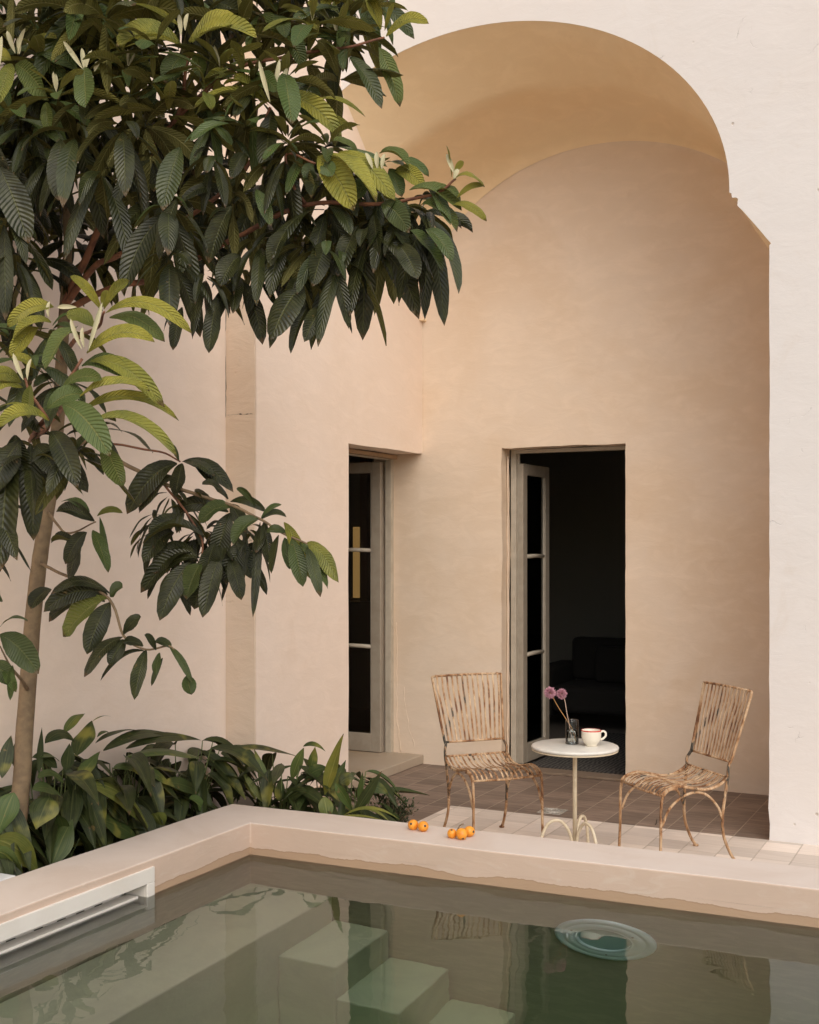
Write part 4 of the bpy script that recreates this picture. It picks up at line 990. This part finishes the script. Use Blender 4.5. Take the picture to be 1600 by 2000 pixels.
for (x, y, a) in ((90, 30, .1), (160, 20, .1), (250, 130, .7), (300, 90, .4), (430, 130, .8), (470, 60, .5), (600, 110, .7), (560, 150, .6), (660, 150, .3), (20, 220, .5), (110, 180, .7), (250, 190, .6), (700, 20, .9), (640, 280, .6), (330, 215, .8), (420, 215, .8), (610, 40, .8), (540, 20, .5), (660, 70, .7), (480, 240, .6), (560, 270, .6), (80, 110, .7), (210, 80, .4), (400, 20, .3), (690, 350, .6), (300, 160, .5)):
    whorl(x, y, U(4.78, 5.05), 8, U(.22, .27), a, droop=.3, spread=(25, 105), nb=3 if a > .65 else 0)
# lower left bough
for (x, y, a) in ((60, 700, .3), (130, 740, .3), (20, 660, .4), (40, 800, .2), (120, 860, .1), (10, 880, .0), (60, 900, 0), (150, 880, .1), (-60, 760, .3), (-80, 900, 0), (-40, 640, .4), (190, 830, .2), (100, 640, .3), (-20, 1000, 0), (-90, 1050, 0)):
    whorl(x, y, U(4.45, 4.75), 8, .22, a, droop=.45, spread=(40, 130))
for (x, y) in ((360, 990), (420, 1075), (470, 1075), (330, 1110), (380, 1040), (440, 1020), (500, 1050), (300, 1000), (330, 960), (400, 1030), (440, 1060), (350, 1080), (400, 1090), (300, 1030), (480, 1030)):
    whorl(x, y, U(5.4, 5.6), 8, .17, .0, droop=.6, spread=(60, 140))

# ------------------------------------------------------------ the tree object
tree = tag(empty('loquat_tree', (-4.25, 4.3, .05)), 'large leafed loquat tree with slim trunk leaning beside the side wall over the pool', 'tree')
tm = Matrix.Translation((-4.25, 4.3, .05)).inverted()
def tpn(o, par=None): o.parent = tree; o.matrix_parent_inverse = tm; return o
base = onx(28, 1795, -4.28)
tpts = [Vector((base.x, base.y, .03))] + [atd(x, y, 5.68) for x, y in ((31, 1650), (44, 1500), (57, 1300), (70, 1150), (84, 1050), (101, 950), (112, 850), (121, 700), (126, 600))]
sp = smoothpts(tpts, 5); nn_ = len(sp)
m = MB(); m.tube([p + Vector((.004 * noise.noise(p * 5), .004 * noise.noise(p * 5 + Vector((9, 0, 0))), 0)) for p in sp], [.046 - .020 * i / nn_ + (.012 * max(0, 1 - i / 4)) + .0025 * noise.noise(Vector((i * .8, 0, 3))) for i in range(nn_)], 14)
m.tube([atd(56, 1350, 5.68), atd(40, 1325, 5.5), atd(20, 1302, 5.2), atd(0, 1262, 4.95)], [.012, .008, .005, .003], 7)
tpn(m.build('trunk', M['bark']))
limbs = []
def limb(pts, r0, r1, mat='redbark', name='branch'):
    P = smoothpts([clampwall(atd(*p), -4.40) for p in pts], 6); n = len(P)
    P = [p + Vector((noise.noise(p * 9), noise.noise(p * 9 + Vector((5, 5, 5))), noise.noise(p * 9 + Vector((2, 8, 1))))) * .006 for p in P]
    m = MB(); m.tube(P, [r0 + (r1 - r0) * i / n for i in range(n)], 8); tpn(m.build(name, M[mat])); limbs.extend(P)
limb([(126, 600, 5.68), (132, 500, 5.6), (128, 380, 5.5), (100, 240, 5.3), (60, 130, 5.0)], .024, .008, 'bark')
limb([(128, 590, 5.66), (160, 520, 5.55), (205, 425, 5.4), (260, 320, 5.2), (345, 230, 5.0), (366, 110, 4.9)], .020, .006)
limb([(132, 590, 5.64), (185, 522, 5.5), (250, 490, 5.3), (360, 430, 5.1), (480, 330, 5.0), (528, 210, 4.85)], .016, .006)
limb([(140, 600, 5.6), (220, 562, 5.5), (320, 540, 5.3), (450, 470, 5.0), (600, 400, 4.85), (740, 400, 4.75), (850, 378, 4.65), (890, 350, 4.6)], .017, .004)
limb([(600, 400, 4.85), (570, 360, 4.8), (560, 300, 4.8), (615, 318, 4.72)], .008, .004)
limb([(345, 230, 5.0), (450, 140, 5.0), (560, 110, 4.95), (690, 90, 4.9), (752, 72, 4.9)], .010, .004)
limb([(128, 380, 5.5), (150, 240, 5.1), (165, 140, 4.85)], .010, .004)
limb([(121, 700, 5.68), (150, 660, 5.2), (190, 640, 4.7), (204, 610, 4.5)], .012, .004)
limb([(118, 800, 5.66), (60, 860, 5.0), (100, 800, 4.5), (160, 700, 4.45)], .014, .005)
limb([(60, 860, 5.0), (95, 830, 4.45), (60, 770, 4.4), (50, 740, 4.4)], .009, .004)
limb([(104, 940, 5.68), (170, 860, 5.6), (240, 903, 5.55), (320, 945, 5.5), (400, 970, 5.4), (448, 985, 5.3), (508, 1014, 5.2), (560, 1045, 5.08), (602, 1062, 5.0)], .012, .0035, 'bark')
limb([(170, 860, 5.6), (300, 880, 5.55), (352, 900, 5.5)], .006, .0035)
limb([(320, 945, 5.5), (390, 1040, 5.42), (395, 1095, 5.38)], .006, .0035)
limb([(95, 1000, 5.66), (130, 1040, 5.45), (186, 1020, 5.3)], .007, .003, 'bark')
limb([(80, 1100, 5.64), (140, 1130, 5.4), (214, 1168, 5.2), (242, 1242, 5.15), (285, 1268, 5.12), (332, 1262, 5.1), (352, 1290, 5.1), (368, 1318, 5.1)], .008, .002, 'bark')
cr = tpn(crown.build('crown', M['leaf'])); [tpn(q.build('leaf_bud', M['bud'])) for q in bud_sets.values()]

# ------------------------------------------------------------ broad-leaved plants behind the pool rim
def plant(name, label, loc, group=None, cat='plant'):
    o = tag(empty(name, loc), label, cat, group); return o, Matrix.Translation(loc).inverted()
def strapleaf(mb, a, c, W, age, lift, nrm, fold=.25, seed=0, pet=.0, n=12, twist=None):
    a = Vector(a); c = Vector(c); L = (c - a).length
    mid = (a + c) / 2 + UPV * lift * L
    leaf(mb, a, mid, c, nrm, W, age, fold=fold, curl=U(-.1, .4), twist=U(-.6, .6) if twist is None else twist, n=n, shape='strap', seed=seed, wavy=.03, petiole=pet)
def clump(loc, n, hgt, spread, Wd, ages=(0, .3), up=(.12, 1), group=None, label='', heroes=(), name='broad_leaf_plant', xlim=-4.50, xmax=None, ymin=None):
    o, pm_ = plant(name, label, loc, group); mb = MB(); stm = MB(); loc = Vector(loc)
    for k in range(n):
        az = k * 2.4 + U(-.3, .3); out_ = spread * U(.25, 1); h = hgt * U(*up)
        b0 = loc + Vector((math.cos(az), math.sin(az), 0)) * U(.01, .07)
        p1 = b0 + Vector((math.cos(az) * out_ * .45, math.sin(az) * out_ * .45, h))
        tipd = Vector((math.cos(az + U(-.4, .4)), math.sin(az + U(-.4, .4)), -U(.1, 1.1))).normalized()
        L = U(.38, .62) * hgt / .6
        p2 = p1 + tipd * L
        for p in (p1, p2):
            if p.x < xlim: p.x = xlim + U(0, .02)
            if xmax is not None and p.x > xmax and p.z < .42: p.x = xmax - U(0, .04)
            if ymin is not None and p.y < ymin and p.z < .42: p.y = ymin + U(0, .04)
        stm.tube([b0 - loc, (b0 + p1) / 2 - loc + Vector((U(-.01, .01), U(-.01, .01), 0)), p1 - loc], [.005, .004, .003], 5)
        nr = (UPV + (p1 - loc).normalized() * .5 - FW * .4).normalized()
        strapleaf(mb, p1 - loc, p2 - loc, Wd * U(.7, 1.15), U(*ages) ** 1.5, U(.05, .3), nr, U(.2, .9), k)
    for (x0, y0, x1, y1, w_, dx, age, lift) in heroes:
        if ymin is None: a = onx(x0, y0, -4.10 - dx); c = onx(x1, y1, -4.10 - dx - U(-.03, .05))
        else: a = ony(x0, y0, ymin + dx); c = ony(x1, y1, ymin + dx + U(-.02, .08))
        dd = a.dot(FW); nr = (-FW * U(.6, 1) + UPV * U(.3, .9) + RT * U(-.4, .4)).normalized()
        strapleaf(mb, a - loc, c - loc, w_ / PXM(dd) * 1.1, age, lift, nr, U(.05, .4), x0, n=14)
    stm.build('stalk', M['stalk'], o); mb.build('foliage', M['strap'], o)
    return o
G = 'broad leaved plants behind the pool rim'
clump((-4.37, 4.10, .05), 44, .62, .36, .10, group=G, xmax=-4.06, label='broad leaved dark plant at the left edge in front of the tree trunk',
      heroes=((-10, 1640, 76, 1706, 48, .0, .75, .2), (-10, 1662, 46, 1706, 34, -.01, .6, .2), (28, 1548, -6, 1636, 42, .02, .45, .15), (4, 1520, 22, 1436, 26, .12, .1, .1), (30, 1500, 34, 1440, 18, .15, .1, 0), (-10, 1600, 30, 1650, 50, .06, .1, .1)))
clump((-4.37, 4.62, .05), 60, .66, .34, .11, group=G, xmax=-4.06, label='tall broad leaved plant right behind the slim trunk, its tips highest of the bed',
      heroes=((76, 1512, 82, 1420, 12, .1, .2, 0), (88, 1452, 148, 1450, 26, .15, .0, .5), (150, 1475, 180, 1408, 46, .1, .25, .05), (126, 1432, 166, 1394, 26, .2, .6, .3), (152, 1528, 196, 1468, 30, .02, .35, .1), (130, 1505, 136, 1452, 24, .05, .15, 0),
              (74, 1520, 126, 1530, 24, .02, .3, .3), (64, 1542, 122, 1558, 28, .0, .3, .25), (98, 1556, 70, 1620, 54, -.01, .2, .15), (114, 1590, 130, 1637, 26, .0, .3, .1), (100, 1692, 142, 1600, 46, .0, .3, .1), (112, 1500, 62, 1480, 24, .1, .2, .3), (80, 1480, 118, 1488, 20, .08, .4, .2), (150, 1620, 182, 1690, 34, .0, .1, .1), (190, 1440, 214, 1432, 8, .2, .3, .3)))
clump((-4.37, 5.15, .05), 60, .60, .36, .11, group=G, xmax=-4.06, label='broad leaved plant with a long yellowing leaf hanging towards the pool rim',
      heroes=((170, 1532, 296, 1625, 50, .0, .75, .25), (176, 1528, 236, 1546, 28, .01, .95, .2), (190, 1600, 272, 1642, 46, .02, .35, .1), (222, 1502, 334, 1534, 44, .06, .4, .2), (186, 1452, 276, 1428, 18, .2, .1, .15), (202, 1466, 352, 1440, 30, .16, .15, .15), (210, 1560, 250, 1610, 40, .05, .1, .1), (300, 1588, 318, 1618, 34, .02, .7, .1), (180, 1410, 222, 1402, 4, .25, .3, .2)))
clump((-4.37, 5.72, .05), 50, .58, .38, .11, group=G, xmax=-4.06, label='broad leaved plant whose wide leaf has a big yellow patch, mid bed',
      heroes=((248, 1478, 402, 1486, 46, .1, .55, .12), (246, 1462, 392, 1446, 28, .15, .15, .12), (318, 1530, 404, 1562, 26, .05, .25, .15), (300, 1500, 372, 1520, 30, .08, .1, .1), (370, 1560, 402, 1585, 26, .02, .5, .1)))
YS = 5.90
clump((-3.95, 6.12, .05), 32, .48, .30, .085, group=G, ymin=YS, xlim=-4.2, label='dark broad leaved plant at the pool corner below the plaster pilaster',
      heroes=((468, 1562, 402, 1482, 32, .25, .15, .2), (470, 1550, 400, 1492, 34, .2, .1, .3), (432, 1472, 516, 1508, 34, .3, .05, .3), (500, 1562, 455, 1474, 13, .1, .85, .0), (512, 1566, 470, 1500, 12, .08, .7, .0), (530, 1562, 496, 1462, 15, .12, .6, .12), (448, 1468, 475, 1472, 10, .3, .05, .3)))
clump((-3.72, 6.2, .05), 26, .42, .26, .06, ages=(.1, .5), group=G, ymin=YS, xlim=-4.2, label='strap leaved plant with one arching over leaf, left of the bright upright blade',
      heroes=((570, 1522, 594, 1460, 20, .2, .6, .1), (592, 1458, 636, 1468, 9, .2, .3, .35), (606, 1508, 616, 1458, 18, .22, .6, 0), (546, 1565, 548, 1518, 20, .1, .2, 0), (600, 1545, 548, 1572, 22, .05, .15, .2), (598, 1520, 640, 1500, 24, .15, .3, .2)))
clump((-3.52, 6.25, .05), 28, .40, .28, .06, ages=(.1, .5), group=G, ymin=YS, xlim=-4.2, label='strap leaved plant with a tall bright yellow green upright blade by the doorway',
      heroes=((634, 1552, 671, 1433, 27, .1, 1, .02), (648, 1545, 676, 1484, 16, .12, .3, 0), (655, 1530, 692, 1590, 20, .05, .5, .1), (640, 1600, 632, 1556, 28, .02, .7, .3), (690, 1592, 746, 1506, 20, .05, .15, .0), (700, 1572, 709, 1506, 12, .1, .4, 0), (664, 1530, 694, 1520, 26, .12, .1, .3), (720, 1536, 760, 1552, 20, .2, .3, .2),
              (672, 1592, 782, 1602, 6, .0, 1, .3), (660, 1596, 752, 1604, 5, -.01, 1, .15), (700, 1580, 762, 1606, 6, .02, .9, .3)))
# little shrub
o, _ = plant('small_shrub', 'low dark shrub with tiny leaves at the end of the bed beside the loquats', (-3.36, 6.47, .03))
mb = MB(); st_ = MB()
for k in range(70):
    az = U(0, 6.28); el = U(.25, 1.45); L = U(.10, .205)
    d = Vector((math.cos(az) * math.cos(el), math.sin(az) * math.cos(el), math.sin(el) * 1.05))
    q = d * L + Vector((0, 0, .06)); st_.tube([(0, 0, 0), q * .5 + Vector((0, 0, .02)), q], [.003, .002, .001], 4)
    for j in range(15):
        f = U(.45, 1.05); p = q * f + Vector((U(-.02, .02), U(-.02, .02), U(-.015, .015))); dd = (d + Vector((U(-1, 1), U(-1, 1), U(-.6, .8)))).normalized()
        leaf(mb, p, p + dd * .011, p + dd * .022, UPV + RT * U(-.5, .5), .012, U(0, .9), n=3, across=2, shape='strap')
st_.build('twig', M['bark'], o); mb.build('foliage', M['small'], o)
